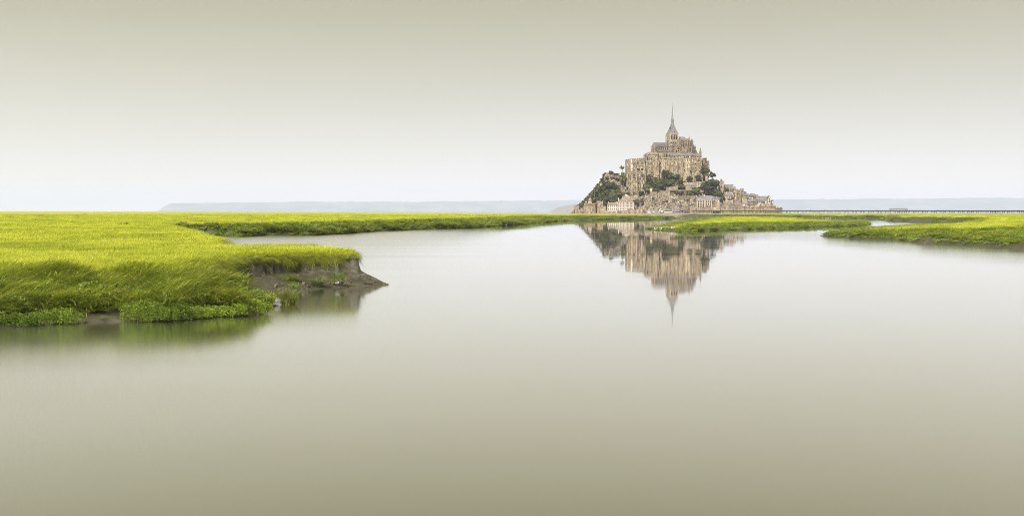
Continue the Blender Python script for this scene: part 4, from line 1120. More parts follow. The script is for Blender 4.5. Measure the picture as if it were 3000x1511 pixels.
# ---------------------------------------------------------------- west range, its buttresses and the stained cliff wall under it
YW = 1596.0; SW = YW / F
west = thing('abbey_west_range', 'roofless stone west range with broken parapet and arched windows above the stained cliff', 'building', (Xp(1835, YW), YW, Zp(520, YW)))
def wx(px): return (px - 1835) * SW
def wz(y): return (520 - y) * SW
b = MB()
b.box(wx(1838), wx(1890), 2, 14, -4, wz(466.5)); b.box(wx(1835), wx(1842.5), 4, 15, wz(545), wz(467)); b.box(wx(1846), wx(1890), .8, 2.2, -4, wz(484.5))
b.frus(wx(1836), wx(1849), -1.4, 4.4, wz(548), wx(1846), wx(1850), 1.2, 4.4, wz(470)); b.box(wx(1850), wx(1893), -1.2, 1, -4, wz(501.5))
b.box(wx(1860), wx(1889), -2.0, -1.0, -4, wz(500.5)); b.box(wx(1885), wx(1891), -.6, 3, -4, wz(484)); b.box(wx(1853), wx(1866), 1.2, 2.2, wz(484), wz(482.3))
ww = b.build('wall', M['stone'], west)
rg = random.Random(9)
b = MB()
for k in range(26):
    x = 1843 + k * 1.8; h = rg.uniform(.3, 1.5) + (1.0 if 1868 < x < 1889 else 0); b.box(wx(x), wx(x + rg.uniform(1.0, 1.75)), 2.0, 3.2, wz(466.6), wz(466.6) + h)
b.build('broken_parapet', M['stone_dark'], west)
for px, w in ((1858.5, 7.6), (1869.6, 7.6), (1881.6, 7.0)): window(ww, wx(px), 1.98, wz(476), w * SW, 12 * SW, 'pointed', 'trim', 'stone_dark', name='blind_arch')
for px, py, w, h, kd, yy in ((1869.3, 478, 3.0, 6, 'arch', 1.8), (1881.6, 478, 3.0, 6, 'arch', 1.8), (1859, 479, 2, 4, 'arch', 1.8), (1854.6, 479, 1.2, 4, 'rect', 2), (1870, 485, 2.4, 3.4, 'arch', .8), (1880, 485, 2.0, 2.6, 'arch', .8), (1883.2, 484.8, 2.0, 2.6, 'arch', .8),
                             (1870.4, 496.6, 9.0, 6.6, 'arch', .78), (1882.6, 496.2, 8.0, 6.8, 'arch', .78), (1855.6, 498.6, 3, 1.8, 'rect', .8), (1889, 498.6, 2.4, 1.8, 'rect', -.6)):
    window(ww, wx(px), yy, wz(py), w * SW, h * SW, kd, 'trim', 'shade_pane')
b = MB(); b.box(wx(1847.8), wx(1853.2), .2, 1.0, wz(493.4), wz(481)); b.box(wx(1848.2), wx(1852.6), .3, 1.0, wz(502), wz(495)); b.box(wx(1848.6), wx(1851), .9, 2.0, wz(479), wz(466)); b.build('white_hoist_shaft', M['plaster'], west)
b = MB()
for a_, c_ in (((1841.5, 480), (1845.5, 466)), ((1839.5, 494), (1847, 472)), ((1839, 494), (1838, 515))): b.bar((wx(a_[0]), 1.5, wz(a_[1])), (wx(c_[0]), 2.4, wz(c_[1])), .35, 0, 4)
b.build('buttress_coping', M['trim'], west)
YC = 1592.0; SC = YC / F
cw = thing('stained_cliff_wall', 'tall rock and masonry cliff wall with white and orange stains under the west range', 'wall', (Xp(1845, YC), YC, Zp(577, YC)))
bm = bmesh.new()
nxc, nzc = 34, 34
grid = []
for j in range(nzc + 1):
    for i in range(nxc + 1):
        u, v = i / nxc, j / nzc
        xl = 1845 - 6 * (1 - v) ; xr = 1893 - 8 * (1 - v)
        x = xl + (xr - xl) * u; y = 577 - 66 * v
        dz = -5.0 * (1 - v) + float(fbm(np.array(x / 3.2), np.array(y / 22), 71, 3)) * 5.5 + float(fbm(np.array(x / 2.0), np.array(y / 3.0), 72, 2)) * 2.0
        yy_ = dz + 10 * max(0, u - .82) * 4 * .5 + 12 * max(0, .1 - u) * 3
        grid.append(bm.verts.new(((x - 1845) * SC, yy_, (577 - y) * SC)))
for j in range(nzc):
    for i in range(nxc):
        a = j * (nxc + 1) + i
        bm.faces.new((grid[a], grid[a + 1], grid[a + nxc + 2], grid[a + nxc + 1]))
me = bpy.data.meshes.new('wall'); bm.to_mesh(me); bm.free(); me.materials.append(M['cliffwall'])
link('wall', me, cw)
for px, w, yt, mt in ((1850.5, 3.4, 512, 'lichen'), (1864.5, 3.2, 511, 'lichen'), (1879.5, 3, 511, 'cliffwall'), (1890, 2.6, 513, 'lichen')):
    b = MB(); b.frus((px - w - 1847) * SC, (px + w - 1846) * SC, -9.2, 0, -.5, (px - w * .55 - 1845) * SC, (px + w * .55 - 1845) * SC, -2.6, 1, (577 - yt) * SC); b.build('buttress', M[mt], cw)
b = MB(); b.box((1843 - 1845) * SC, (1894 - 1845) * SC, .5, 14, -2, (577 - 514) * SC); b.build('core', M['stone_dark'], cw)
for o_ in (arc, cw): o_['kind'] = 'thing'
# ---------------------------------------------------------------- ramparts
def wall_thing(name, label, x0, x1, yt, yb, Y, depth=4.0, mat='rampart', merlons=(), cornice=None, cat='wall', buttress=(), slits=(), group=None, found=4.0, rz=0.0):
    s = Y / F
    t = thing(name, label, cat, (Xp(x0, Y), Y, Zp(yb, Y)), rz, group); t['kind'] = 'thing'
    W, H = (x1 - x0) * s, (yb - yt) * s
    b = MB(); b.box(0, W, 0, depth, -found, H)
    b.build('wall', M[mat], t)
    if cornice:
        b = MB(); zc = (yb - cornice) * s
        b.box(-.2, W + .2, -.62, -.002, zc + .5, H + .02)
        n = max(2, int(W / 1.6))
        for i in range(n):
            x = (i + .5) * W / n; b.box(x - .28, x + .28, -.55, -.002, zc - .5, zc + .498)
        b.build('corbelled_parapet', M[mat], t)
    for x0_, x1_ in merlons:
        bb = MB(); bb.box((x0_ - x0) * s, (x1_ - x0) * s, -.1, .9, H + .01, H + 1.5); bb.box((x0_ - x0) * s - .1, (x1_ - x0) * s + .1, -.2, 1, H + 1.5, H + 1.72); bb.build('merlon', M[mat], t)
    for px, w, yt_ in buttress:
        bb = MB(); bb.frus((px - x0 - w / 2) * s, (px - x0 + w / 2) * s, -1.3, 0, -1, (px - x0 - w / 2) * s, (px - x0 + w / 2) * s, -.4, 0, (yb - yt_) * s); bb.build('buttress', M['stone_pale'], t)
    for px, py, w, h in slits: window(t, (px - x0) * s, 0, (yb - py) * s, w * s, h * s, 'rect', 'trim', 'shade_pane', name='loophole')
    return t
def round_tower(name, label, xc, wpx, yt, ycor, yb, Y, mat='rampart', slits=(), base=1.06, cat='tower', merl=0):
    s = Y / F; r = wpx * s / 2
    t = thing(name, label, cat, (Xp(xc, Y), Y + r, Zp(yb, Y)))
    H, Hc = (yb - yt) * s, (yb - ycor) * s
    b = MB(); b.ngon(0, 0, -3, Hc, r * base, r * .97, 28); b.build('wall', M[mat], t)
    b = MB(); b.ngon(0, 0, Hc + .8, H, r * 1.03, r * 1.03, 28)
    n = 34
    for i in range(n):
        a = 2 * math.pi * i / n; b.ngon(r * .99 * math.cos(a), r * .99 * math.sin(a), Hc - .7, Hc + .8, .15, .42, 4, 0, a)
    b.build('corbelled_parapet', M[mat], t)
    for k in range(merl):
        a = 2 * math.pi * (k + .5) / merl
        bb = MB(); bb.box(-r * .16, r * .16, -.5, .5, H, H + 1.3); bb.build('merlon', M[mat], t, (r * .95 * math.cos(a), r * .95 * math.sin(a), 0), (0, 0, a + math.pi / 2))
    for px, py, w, h in slits:
        dx = (px - xc) * s; a = math.asin(max(-.95, min(.95, dx / r)))
        rr = r * (1.0 + (base - 1) * (1 - (yb - py) * s / Hc))
        window(t, rr * math.sin(a), -rr * math.cos(a) , (yb - py) * s, w * s, h * s, 'rect', 'trim', 'shade_pane', rz=a, name='loophole')
    return t
s_ = 1540 / F
round_tower('round_tower', 'broad round stone tower with corbelled parapet at the left foot of the island', 1731, 37, 596, 601.8, 627, 1538, 'rampart', ((1725.5, 605.8, 2.4, 1.2), (1738.3, 605.5, 2, 1.4), (1717, 614.3, 1.6, 1.4), (1730.3, 614.3, 2, 1), (1738.3, 614.3, 2.4, 1), (1732.5, 623.7, 3.6, 1.2), (1713.5, 624.6, 1.2, 1.2), (1742, 623.4, 1.2, 1.0)))
t = thing('watch_turret', 'yellowish round turret with pointed slate cone roof on the round tower', 'turret', (Xp(1729.5, 1546), 1550, Zp(597, 1546)))
MB().ngon(0, 0, -1, 9 * s_, 6.3 * s_, 6.2 * s_, 14).build('wall', M['cream'], t); MB().ngon(0, 0, 9 * s_, 20 * s_, 7.2 * s_, 0, 14).build('roof', M['slate'], t)
t = thing('small_turret', 'small stone turret with rounded cap left of the cone roofed turret', 'turret', (Xp(1717.6, 1546), 1549, Zp(597, 1546)))
MB().ngon(0, 0, -1, 4 * s_, 3.4 * s_, 3.3 * s_, 12).build('wall', M['rampart'], t)
b = MB(); b.ngon(0, 0, 4 * s_, 6 * s_, 3.8 * s_, 2.8 * s_, 12); b.ngon(0, 0, 6 * s_, 8.2 * s_, 2.8 * s_, 0.2, 12); b.build('roof', M['stone_pale'], t)
t = thing('ruined_bastion', 'ragged ruined stone bastion with a stair edge right of the round tower', 'wall', (Xp(1749, 1546), 1546, Zp(626, 1546))); t['kind'] = 'thing'
b = MB(); b.ext([(0, 0), (17 * s_, 0), (17 * s_, 26 * s_), (17.6 * s_, 36 * s_), (16 * s_, 38.5 * s_), (15 * s_, 34.5 * s_), (11.5 * s_, 34.5 * s_), (10.5 * s_, 37.6 * s_), (2 * s_, 37.4 * s_), (-1 * s_, 34 * s_), (-4 * s_, 32 * s_), (-4 * s_, 24 * s_)], 'y', 0, 6); b.build('wall', M['rampart'], t)
window(t, 9.4 * s_, 0, 22.6 * s_, 3 * s_, 3 * s_, 'arch', 'trim', 'shade_pane'); b = MB(); b.bar((7.5 * s_, -.2, 25 * s_), (14.5 * s_, -.2, 31.5 * s_), .3, 0, 4); b.build('stair_edge', M['trim'], t)
wall_thing('sea_wall', 'low stone sea wall between the ruined bastion and the white house', 1750, 1776, 604, 627, 1541, 5, 'rampart', (), None, buttress=())
wall_thing('quay_wall', 'rounded stone quay wall under the left wing of the white house', 1773, 1812, 618, 628, 1540, 6, 'rampart')
wall_thing('garden_wall', 'long low stone wall in front of the white house reaching the rocks', 1839, 1882, 612.6, 628, 1539, 6, 'rampart', slits=((1845, 623.5, 3, 1.2), (1861, 624, 3, 1.2), (1875, 619.5, 1.6, 5)))
t = wall_thing('gate_wall', 'stone wall with round arched gate below the white house', 1810, 1840, 616, 628, 1540, 6, 'rampart'); window(t, 7.6 * s_, 0, 5.2 * s_, 8.2 * s_, 9 * s_, 'arch', 'trim', 'stone_dark', name='gate_arch')
wall_thing('rampart_wall', 'long curtain wall with corbelled cornice between flag tower and right bastion', 2107, 2231, 603, 621.5, 1543, 5, 'rampart', (), 608, buttress=((2144, 1.6, 612), (2213, 1.2, 611)))
wall_thing('rampart_wall', 'buttressed curtain wall in front of the two cream hotel fronts', 2022, 2091, 607.4, 622, 1542, 5, 'rampart', (), None, buttress=((2043, 1.5, 609), (2055.3, 1.5, 609), (2068, 1.5, 609)))
wall_thing('square_tower', 'square stone gate tower carrying the tricolour flag', 2090, 2108.4, 600.6, 622, 1536, 9, 'stone_pale', ((2090.4, 2094), (2096, 2099.5), (2101.5, 2105), (2106, 2108.2)), 602.8, 'tower', slits=((2091.6, 601, 1.2, 1), (2101.4, 601, 1.4, 1)))
wall_thing('right_bastion', 'broad stone bastion with dark cornice at the right end of the ramparts', 2229, 2272, 601, 622, 1540, 14, 'rampart', (), 605.8, 'bastion', slits=((2240, 608.2, 1.8, 1), (2239, 614.6, 1.6, 1)))
wall_thing('bastion_house', 'low stone guard building with four square holes on top of the right bastion', 2229.5, 2257, 596.4, 601, 1544, 8, 'stone_pale', cat='building', slits=((2231.8, 600, 1.6, 1.6), (2237, 601.0, 1.4, 1.4), (2246, 600, 1.6, 1.6), (2251, 601.6 - .6, 1.6, 1.4)))
wall_thing('battlement_tower', 'low square tower with three merlons at the far right end', 2269, 2292.3, 610.6, 624, 1556, 12, 'stone_dark', ((2270, 2274), (2275.5, 2284), (2285.6, 2291.8)), 611.6, 'tower')

# terrace and garden walls on the slope
def slope_wall(label, x0, x1, yt0, yt1, yb, Y=None, mat='rampart', name='garden_wall', th=1.4):
    Y = Y or on_hill((x0 + x1) / 2, yb) + .5
    s = Y / F
    t = thing(name, label, 'wall', (Xp(x0, Y), Y, Zp(yb, Y))); t['kind'] = 'thing'
    W = (x1 - x0) * s
    b = MB(); b.ext([(0, -3), (W, -3), (W, (yb - yt1) * s), (0, (yb - yt0) * s)], 'y', 0, th); b.build('wall', M[mat], t)
    b = MB(); b.ext([(-.1, (yb - yt0) * s + .01), (W + .1, (yb - yt1) * s + .01), (W + .1, (yb - yt1) * s + .35), (-.1, (yb - yt0) * s + .35)], 'y', -.15, th + .15); b.build('coping', M['trim'], t)
    return t
slope_wall('pale parapet of the small car terrace above the white house', 1824, 1870, 574.6, 575, 581, 1558, 'stone_pale', 'terrace_wall', 10)
slope_wall('stone garden wall running right from the slim watch turret', 1911, 1925, 563, 563, 577, 1557)
slope_wall('taller stepped stone wall on the crest of the rocky prow', 1925, 1962, 559.5, 561, 576, 1560)
slope_wall('stone path wall climbing right above the prow between the trees', 1952, 1986, 550.5, 544, 553, 1574)
slope_wall('tall retaining wall left of the hotels under the round bushes', 1984, 2011, 573, 573, 596, 1558, 'stone_dark')
slope_wall('longer retaining wall with people along its top left of the hotels', 2011.4, 2043, 573, 573.4, 590, 1559, 'stone_dark')
slope_wall('mid terrace wall behind the round bushes', 1984, 2010, 557, 557.6, 566, None, 'stone_dark')
slope_wall('long pale curved retaining wall above the slate roofed villa', 2002, 2066, 536, 531.5, 542, 1588, 'stone_pale')
slope_wall('upper retaining wall directly under the lodging range', 2000, 2034, 512.6, 512.6, 528, 1597, 'rampart')
slope_wall('ivy topped retaining wall under the right end of the lodgings', 2034, 2060, 513, 514, 524, 1598, 'stone_dark')
slope_wall('short stone wall beside the path under the dark round tree', 2066, 2074, 511, 510, 524, 1596, 'stone_pale')
slope_wall('pale terrace parapet under the big dark tree', 2060, 2106, 555.5, 555.5, 562, None, 'stone_pale')
slope_wall('white topped terrace wall right of the villa', 2040, 2062, 553.5, 554, 566, None, 'rampart')
slope_wall('ruined wall on the left skyline spur', 1772.5, 1782, 512.4, 511.6, 519, 1614, 'stone_pale', 'ruined_wall', 2)
slope_wall('lower ruined wall stepping down the left skyline', 1757.5, 1765, 537, 536.5, 543, 1602, 'stone_pale', 'ruined_wall', 3)
slope_wall('low rounded ruin on the rocks at the far left foot', 1684, 1696, 602, 602, 616, 1574, 'rampart', 'ruined_wall', 4)
slope_wall('narrow pale ruin standing among bushes on the left slope', 1792.5, 1796.5, 544, 544, 552, None, 'stone_pale', 'ruined_wall', 2)
t = thing('watch_turret', 'slim corbelled watch turret with white cap above the rocky prow', 'turret', (Xp(1908.3, 1556), 1558, Zp(584, 1556)))
b = MB(); b.ngon(0, 0, -4, 18 * .47, 1.0, 1.0, 10); b.ngon(0, 0, 16 * .47, 20 * .47, 1.0, 1.55, 10); b.ngon(0, 0, 20 * .47, 27 * .47, 1.55, 1.5, 10); b.box(.4, 1.7, .2, 1.4, -4, 33 * .47); b.build('wall', M['stone_pale'], t)
MB().ngon(-.25, 0, 27 * .47, 32 * .47, 1.7, .3, 10).build('roof', M['white'], t)

# ---------------------------------------------------------------- houses
house('white_house', 'tall white house with lichened hip roof and three rows of windows at the left waterside', 'house', 1809, 1858, 592.4, 613.5, 579.3, 1544, 13, 'hip', 'plaster', 'roof_lichen',
      [([1812.5, 1817.3, 1822.2, 1827], y, 1.9, 4.4) for y in (596, 603.6, 612.0)] + [([1834.2, 1838, 1842.2, 1846.5, 1850.5, 1854.3], y, 1.9, 4.4) for y in (596, 603.6)] + [([1834, 1838.4, 1842.2, 1850.3, 1854], 611.2, 1.9, 2.6), ([1846.4], 610.8, 3.2, 4, 'arch')],
      [([1833, 1842, 1851], 588.2, 2.2)], [(1813.2, 579.5, 3.2), (1826, 577.5, 2)], hip=.31, pane='timber', frame='trim', found=3)
wh = [o for o in bpy.data.objects if o.name == 'white_house'][0]
b = MB(); b.box(20.6 * s_, 22.4 * s_, -.25, 0, -2, 21 * s_); b.box(0, 49 * s_, -.2, 0, 13.4 * s_, 13.9 * s_); b.box(0, 49 * s_, -.2, 0, 5.6 * s_, 6.0 * s_); b.build('string_courses', M['trim'], wh)
house('white_house', 'lower two storey white wing with grey roof left of the tall white house', 'house', 1780, 1808.8, 600.2, 618.4, 592.8, 1543, 10, 'hip', 'plaster', 'roof_lichen',
      [([1783, 1788.8, 1794.8, 1800.6, 1806], y, 2.0, 4.6) for y in (603.6, 612.4)], (), [(1783, 590.8, 2), (1806, 591, 2.4)], hip=.12, pane='timber', frame='trim', found=3)
house('hotel', 'cream hotel with slate mansard and nine tall windows left of the paired one', 'hotel', 2041, 2066, 587.2, 607.5, 576, 1551, 10, 'mansard', 'cream', 'slate',
      [([2046.6, 2053.5, 2060.5], y, 2.8, 5) for y in (591, 598.6, 605)], [([2047, 2061], 584.6, 2.4)], [(2042.5, 572, 2.2), (2065.6, 570, 3)], pane='shade_pane')
t = house('hotel', 'cream hotel with steep slate roof and round dormers over a dark red porch', 'hotel', 2066.4, 2086.6, 586, 603, 572.8, 1550.5, 10, 'mansard', 'cream', 'slate',
      [([2069.6, 2075.5, 2081.8], y, 2.4, 5.2) for y in (590.8, 598.2)], [([2069.8, 2076, 2082], 583.2, 2.4)], (), wkind='arch', pane='shade_pane')
s_ = 1550 / F
b = MB(); b.box(1 * s_, 19.6 * s_, -1.5, -1.1, -8 * s_, .2); b.build('porch', M['timber'], t)
b = MB(); b.box(9.2 * s_, 10.6 * s_, -2, -1.5, -9 * s_, .3); b.box(16.8 * s_, 18 * s_, -2, -1.5, -9 * s_, .3); b.box(0, 20 * s_, -2, .1, .3, .9); b.build('porch_columns', M['plaster'], t)
H = house
H('stone_house', 'stone house with four pointed dormers on its slate roof right of the hotels', 'house', 2087, 2116.5, 582.4, 602, 574.6, 1560, 9, 'gable', 'stone_pale', 'slate', [([2091, 2112], 590, 2, 3)], [([2087.6, 2095.6, 2104, 2112], 581.4, 3.2)], [(2112.5, 573.4, 1.4)])
H('gable_house', 'stone gable house with slanting brown roof just behind the flag tower', 'house', 2088, 2103, 600, 607, 586, 1549, 8, 'front', 'stone', 'roof_brown', [([2094.5, 2099], 599, 1.6, 2)], (), ())
H('slate_shed', 'dark slate clad shed right of the flag tower', 'shed', 2110, 2118.4, 598.4, 603.6, 597, 1549, 6, 'shed', 'slate_dark', 'slate_dark')
H('long_house', 'long low house with grey brown roof and stone gable dormer behind the rampart', 'house', 2119.6, 2148, 601.2, 606, 589.6, 1551, 9, 'hip', 'stone_pale', 'roof_brown', [([2123.5, 2129, 2135], 603, 1, 1.4)], [([2142.8], 600, 5)], [(2122, 588, 2), (2126, 587, 2), (2133, 587.4, 2)], hip=.2)
H('broad_house', 'broad hip roofed house with brown slate and pale gable coping', 'house', 2150, 2172, 601.4, 606, 586.4, 1551, 10, 'hip', 'stone_dark', 'roof_brown', [([2154, 2160, 2166], 603.4, 1.2, 1.6)], (), [(2152, 585.6, 1.8)], hip=.24)
H('gabled_cottage', 'cottage with grey gable roof peeping behind the broad hip roof', 'cottage', 2152, 2170, 590, 600, 583, 1560, 8, 'front', 'stone', 'slate', [([2161], 588, 1.2, 2)])
H('steep_house', 'narrow house with steep lichened roof and white gable front on the rampart', 'house', 2176, 2190, 596, 605, 583.2, 1551, 9, 'gable', 'plaster', 'roof_lichen', [([2184, 2188], 600, 2, 3.6)], [([2180.5], 593, 2.2)], [(2177, 582, 1.6)], pane='timber')
H('brown_roof_house', 'low house with brown roof and two small dark gables behind the rampart', 'house', 2197, 2214, 600, 605, 592.2, 1551, 8, 'hip', 'stone', 'roof_brown', (), [([2208.4], 597.6, 4.4)], [(2198.6, 590.6, 1.6)], hip=.2)
H('yellow_gable_house', 'tiny yellow gabled house front squeezed beside the white gable', 'house', 2211.8, 2216.8, 600.4, 604.5, 596, 1549, 6, 'front', 'cream', 'timber', [([2214], 601, 1, 1.8)])
H('white_gable_house', 'small house with tall white gable front and dark barge boards', 'house', 2218, 2224.2, 600, 604.6, 591.6, 1549, 8, 'front', 'plaster', 'slate_dark', [([2221], 598.6, 1.6, 2.6)])
H('white_cottage', 'narrow white cottage with brown roof left of the bastion', 'cottage', 2224.4, 2229.2, 594.6, 604.4, 590, 1550, 7, 'front', 'plaster', 'roof_brown', [([2226.8], 600, 1.2, 2)])
H('timber_house', 'half timbered house with dark gable and white window in mid village', 'house', 2192, 2214, 580, 588, 572.6, 1566, 9, 'front', 'timber', 'slate', [([2196, 2199.8], 579.6, 1.6, 2.2), ([2203.6], 580.8, 2.2, 4.2)], (), [(2205, 571, 2)], frame='white', pane='plaster')
H('slate_row_house', 'long slate roof stepped below the half timbered house', 'house', 2192, 2216, 590.4, 597, 584, 1557, 8, 'gable', 'stone_dark', 'slate', [([2198, 2207], 592.6, 2.4, 2.4)], (), [(2203, 588, 2)])
H('long_slate_house', 'long grey slate roofed house with three dark skylight dormers near the right end', 'house', 2216, 2254, 583.6, 592, 575, 1562, 9, 'gable', 'stone_pale', 'slate', [([2221, 2229, 2237, 2245], 587, 1.6, 2.4)], [([2230.4, 2238.4, 2248], 579.8, 2.2)], [(2224.4, 575.4, 4)])
H('timber_gable_house', 'tall narrow half timbered gable end with white panels at the right end', 'house', 2251.4, 2257.2, 579, 596, 574, 1553, 8, 'front', 'plaster', 'timber', [([2254.2], 583.4, 2.4, 3.4), ([2254.2], 590.4, 2.4, 4.4)], (), (), frame='timber')
H('grey_roof_house', 'house with two slate roofs and brown party wall above the bastion', 'house', 2227, 2248, 589.4, 597, 583.6, 1554, 9, 'gable', 'stone_dark', 'slate', [([2243, 2246.4], 592, 1.8, 5)], [([2232, 2238], 588, 2.2)], [(2235.4, 584, 2.4)], frame='white', pane='plaster')
H('corner_house', 'dark timbered house with white corner post at the far right of the village', 'house', 2256.6, 2265.4, 589, 602, 586, 1556, 9, 'gable', 'timber', 'roof_brown', [([2263.4], 593, 1.6, 6)], (), (), frame='white', pane='plaster')
H('brick_dormer_house', 'house with brown wooden extension box below the long slate house', 'house', 2214, 2228, 592, 602, 586.6, 1555, 8, 'gable', 'stone', 'roof_brown', [([2217.6], 586.8, 4.4, 3), ([2223.4], 596, 1.6, 2.4)], (), (), frame='wood', pane='timber')
H('cream_house', 'cream house with dark left gable and two small dormers above the village gardens', 'house', 2124, 2148.6, 573.4, 586, 565.2, 1572, 8, 'gable', 'cream', 'slate', [([2130, 2137.4, 2142.6, 2146.6], 577.6, 2, 3.8)], [([2128, 2140.6], 571.8, 2)], [(2129, 562.4, 3.2), (2122.4 + 2, 562.4, 1.2)])
H('top_house', 'highest slate roofed house on the right skyline with a broad end chimney', 'house', 2123, 2146.4, 547.4, 560, 540.4, 1597, 9, 'gable', 'stone', 'slate', [([2126, 2133, 2139], 550, 1.6, 2.4)], [([2129.4, 2139], 546.6, 1.6)], [(2148.3, 540.2, 4)])
H('orange_dormer_house', 'tall house with orange brown wall dormer on the right slope', 'house', 2136, 2155.6, 556, 582, 548, 1586, 9, 'gable', 'stone_pale', 'slate', [([2149.6, 2153], 567, 2.4, 6), ([2151.6], 575, 3, 5)], [([2149], 556.4, 3)], [(2154.6, 547, 4)])
t = thing('dormer_box', 'orange brown boarded dormer block set in a slate roof on the right slope', 'dormer', (Xp(2139.6, 1585), 1585, Zp(558.4, 1585)))
b = MB(); b.box(0, 8.8 * .48, -.6, 5, 0, 6.4 * .48); b.build('body', M['brick'], t); MB().box(-.2, 9 * .48, -.8, 5, 6.4 * .48 + .01, 6.9 * .48).build('roof', M['slate'], t)
H('yellow_house', 'yellowish house with rounded grey roof left of the parish tower', 'house', 2156, 2164.6, 557.4, 585, 553.4, 1585, 8, 'hip', 'lichen', 'slate', [([2160], 569, 3.4, 5), ([2158.5, 2162], 578, 1.6, 3)], hip=.35)
H('grey_house', 'thin grey rendered house between yellow house and parish tower', 'house', 2164.8, 2170, 559, 587, 557, 1583, 7, 'shed', 'stone_pale', 'slate', [([2167], 563, 1.6, 2.4), ([2166.4], 568, 2, 3), ([2167], 574, 1.6, 3)])
H('parish_tower', 'square parish church tower with slate saddleback roof on the right skyline', 'tower', 2169.8, 2179.4, 557, 585, 552, 1588, 5, 'gable', 'stone', 'slate', [([2174.8], 560.6, 1.6, 5), ([2174.8], 571, 1.0, 3)], (), ())
H('parish_nave', 'steep slate church roof right of the parish tower', 'church', 2179.6, 2188.4, 571, 584, 561.8, 1590, 9, 'gable', 'stone', 'slate')
H('chapel_roof_house', 'low grey slate roof right of the parish church roof', 'house', 2188.4, 2198.6, 573.4, 584, 567, 1588, 8, 'hip', 'stone_dark', 'slate')
H('terrace_house', 'square stone house with flat pale roof below the parish tower', 'house', 2174, 2190, 573.2, 590, 571.6, 1573, 9, 'shed', 'stone', 'slate', [([2184.6], 574.6, 1.6, 2), ([2186, 2188], 580, 2, 3)])
H('chimney_house', 'cluttered stone house with three chimneys on the right skyline', 'house', 2200, 2212, 573, 584, 568, 1580, 8, 'gable', 'stone_pale', 'roof_brown', (), (), [(2204, 566.6, 3), (2209, 568, 3)])
H('skyline_cottage', 'small skyline cottage with brown roof above the long slate house', 'cottage', 2211, 2222, 576, 586, 570.4, 1578, 8, 'gable', 'stone', 'roof_brown', (), (), [(2222, 570.6, 2.4)])
H('crenellated_house', 'stone stepped gable house with tall chimney right of the big dark tree', 'house', 2107, 2122, 533.6, 562, 529.6, 1592, 8, 'front', 'stone', 'stone_dark', [([2112, 2118], 538, 1.6, 3), ([2113.6], 547, 2.4, 5)], (), [(2114.6, 524.4, 4.6)])
H('villa', 'villa with slate hip roof and four dormers alone among the hillside trees', 'house', 2010, 2043, 545.2, 558.5, 539.4, 1578, 9, 'hip', 'stone_pale', 'slate', [([2022, 2029, 2034], 550, 1.8, 4.4), ([2037.6], 550.4, 2, 3.6)], [([2016, 2024.5, 2031, 2038], 544.8, 2.2)], hip=.16)
H('gate_lodge', 'steep slate roofed lodge with dark glazed base beside the parked cars', 'building', 1977, 1990.6, 614.2, 623.4, 605.2, 1543, 8, 'gable', 'cream', 'slate', [([1983.6, 1985.4, 1987.2], 615.8, 1, 1.8), ([1978.6, 1981.4, 1984.2, 1987, 1989.4], 620.6, 2.4, 4)], frame='steel_grey')
H('visitor_building', 'low stone building with hipped slate roof right of the steep lodge', 'building', 1991, 2014, 612.6, 624, 607.2, 1547, 9, 'hip', 'stone', 'slate', [([1999], 618.6, 6, 6), ([1993.6, 2004.4], 617, 1.4, 2.6)], hip=.3)
H('timber_annex', 'dark boarded annex between the low building and the curtain wall', 'shed', 2004, 2022, 613.6, 624.4, 612.6, 1544, 6, 'flat', 'timber', 'slate_dark', [([2008, 2013, 2018], 620.6, 3, 4)], frame='timber')

# ---------------------------------------------------------------- flags and masts
t = thing('flag', 'blue white and red tricolour flag flying on the square gate tower', 'flag', (Xp(2102.2, 1540), 1540, Zp(601, 1540)))
b = MB(); b.ngon(0, 0, -1, 14 * .467, .09, .06, 6); b.build('pole', M['white'], t)
nseg = 4
for k, mt in enumerate(('blue', 'white', 'red')):
    vs_, fs_ = [], []
    for i in range(nseg + 1):
        u = k / 3 + i / nseg / 3; yv = .35 * math.sin(u * 7); dz = -.35 * u
        for zz_ in (8.6 * .467, 13.6 * .467): vs_ += [(.05 + u * 5.6 * .467, yv, zz_ + dz), (.05 + u * 5.6 * .467, yv + .02, zz_ + dz)]
    for i in range(nseg): a = 4 * i; fs_ += [(a, a + 4, a + 6, a + 2), (a + 1, a + 3, a + 7, a + 5)]
    bb = MB(); bb.add(vs_, fs_); bb.build('stripe', M[mt], t)
t = thing('banner', 'small red banner leaning at the foot of the left cream hotel', 'banner', (Xp(2057.4, 1541), 1541, Zp(608, 1541)))
MB().ngon(0, 0, 0, 3.4, .06, .05, 5).build('pole', M['white'], t); b = MB(); b.add([(.05, 0, .6), (-.75, .1, .5), (.35, 0, 3.3), (0, 0, 3.4), (.05, .03, .6), (-.75, .13, .5), (.35, .03, 3.3), (0, .03, 3.4)], [(0, 1, 3, 2), (4, 6, 7, 5)]); b.build('cloth', M['red'], t)
for lab, px, yb_, yt_, lean in (('thin grey slanting mast behind the cone roofed turret', 1729.5, 577, 562, 1.6), ('short grey mast standing on the left slope above the round tower', 1742, 572, 557.5, 0)):
    t = thing('mast', lab, 'mast', (Xp(px, 1566), 1566, Zp(yb_, 1566)))
    b = MB(); b.bar((0, 0, -2), (lean, 0, (yb_ - yt_) * .4745), .17, 0, 5, .1); b.build('pole', M['steel_grey'], t)
    b = MB(); b.bar((lean, 0, (yb_ - yt_) * .4745), (lean + .8, 0, (yb_ - yt_) * .4745 - 4), .05, 0, 4); b.build('stay', M['steel_grey'], t)

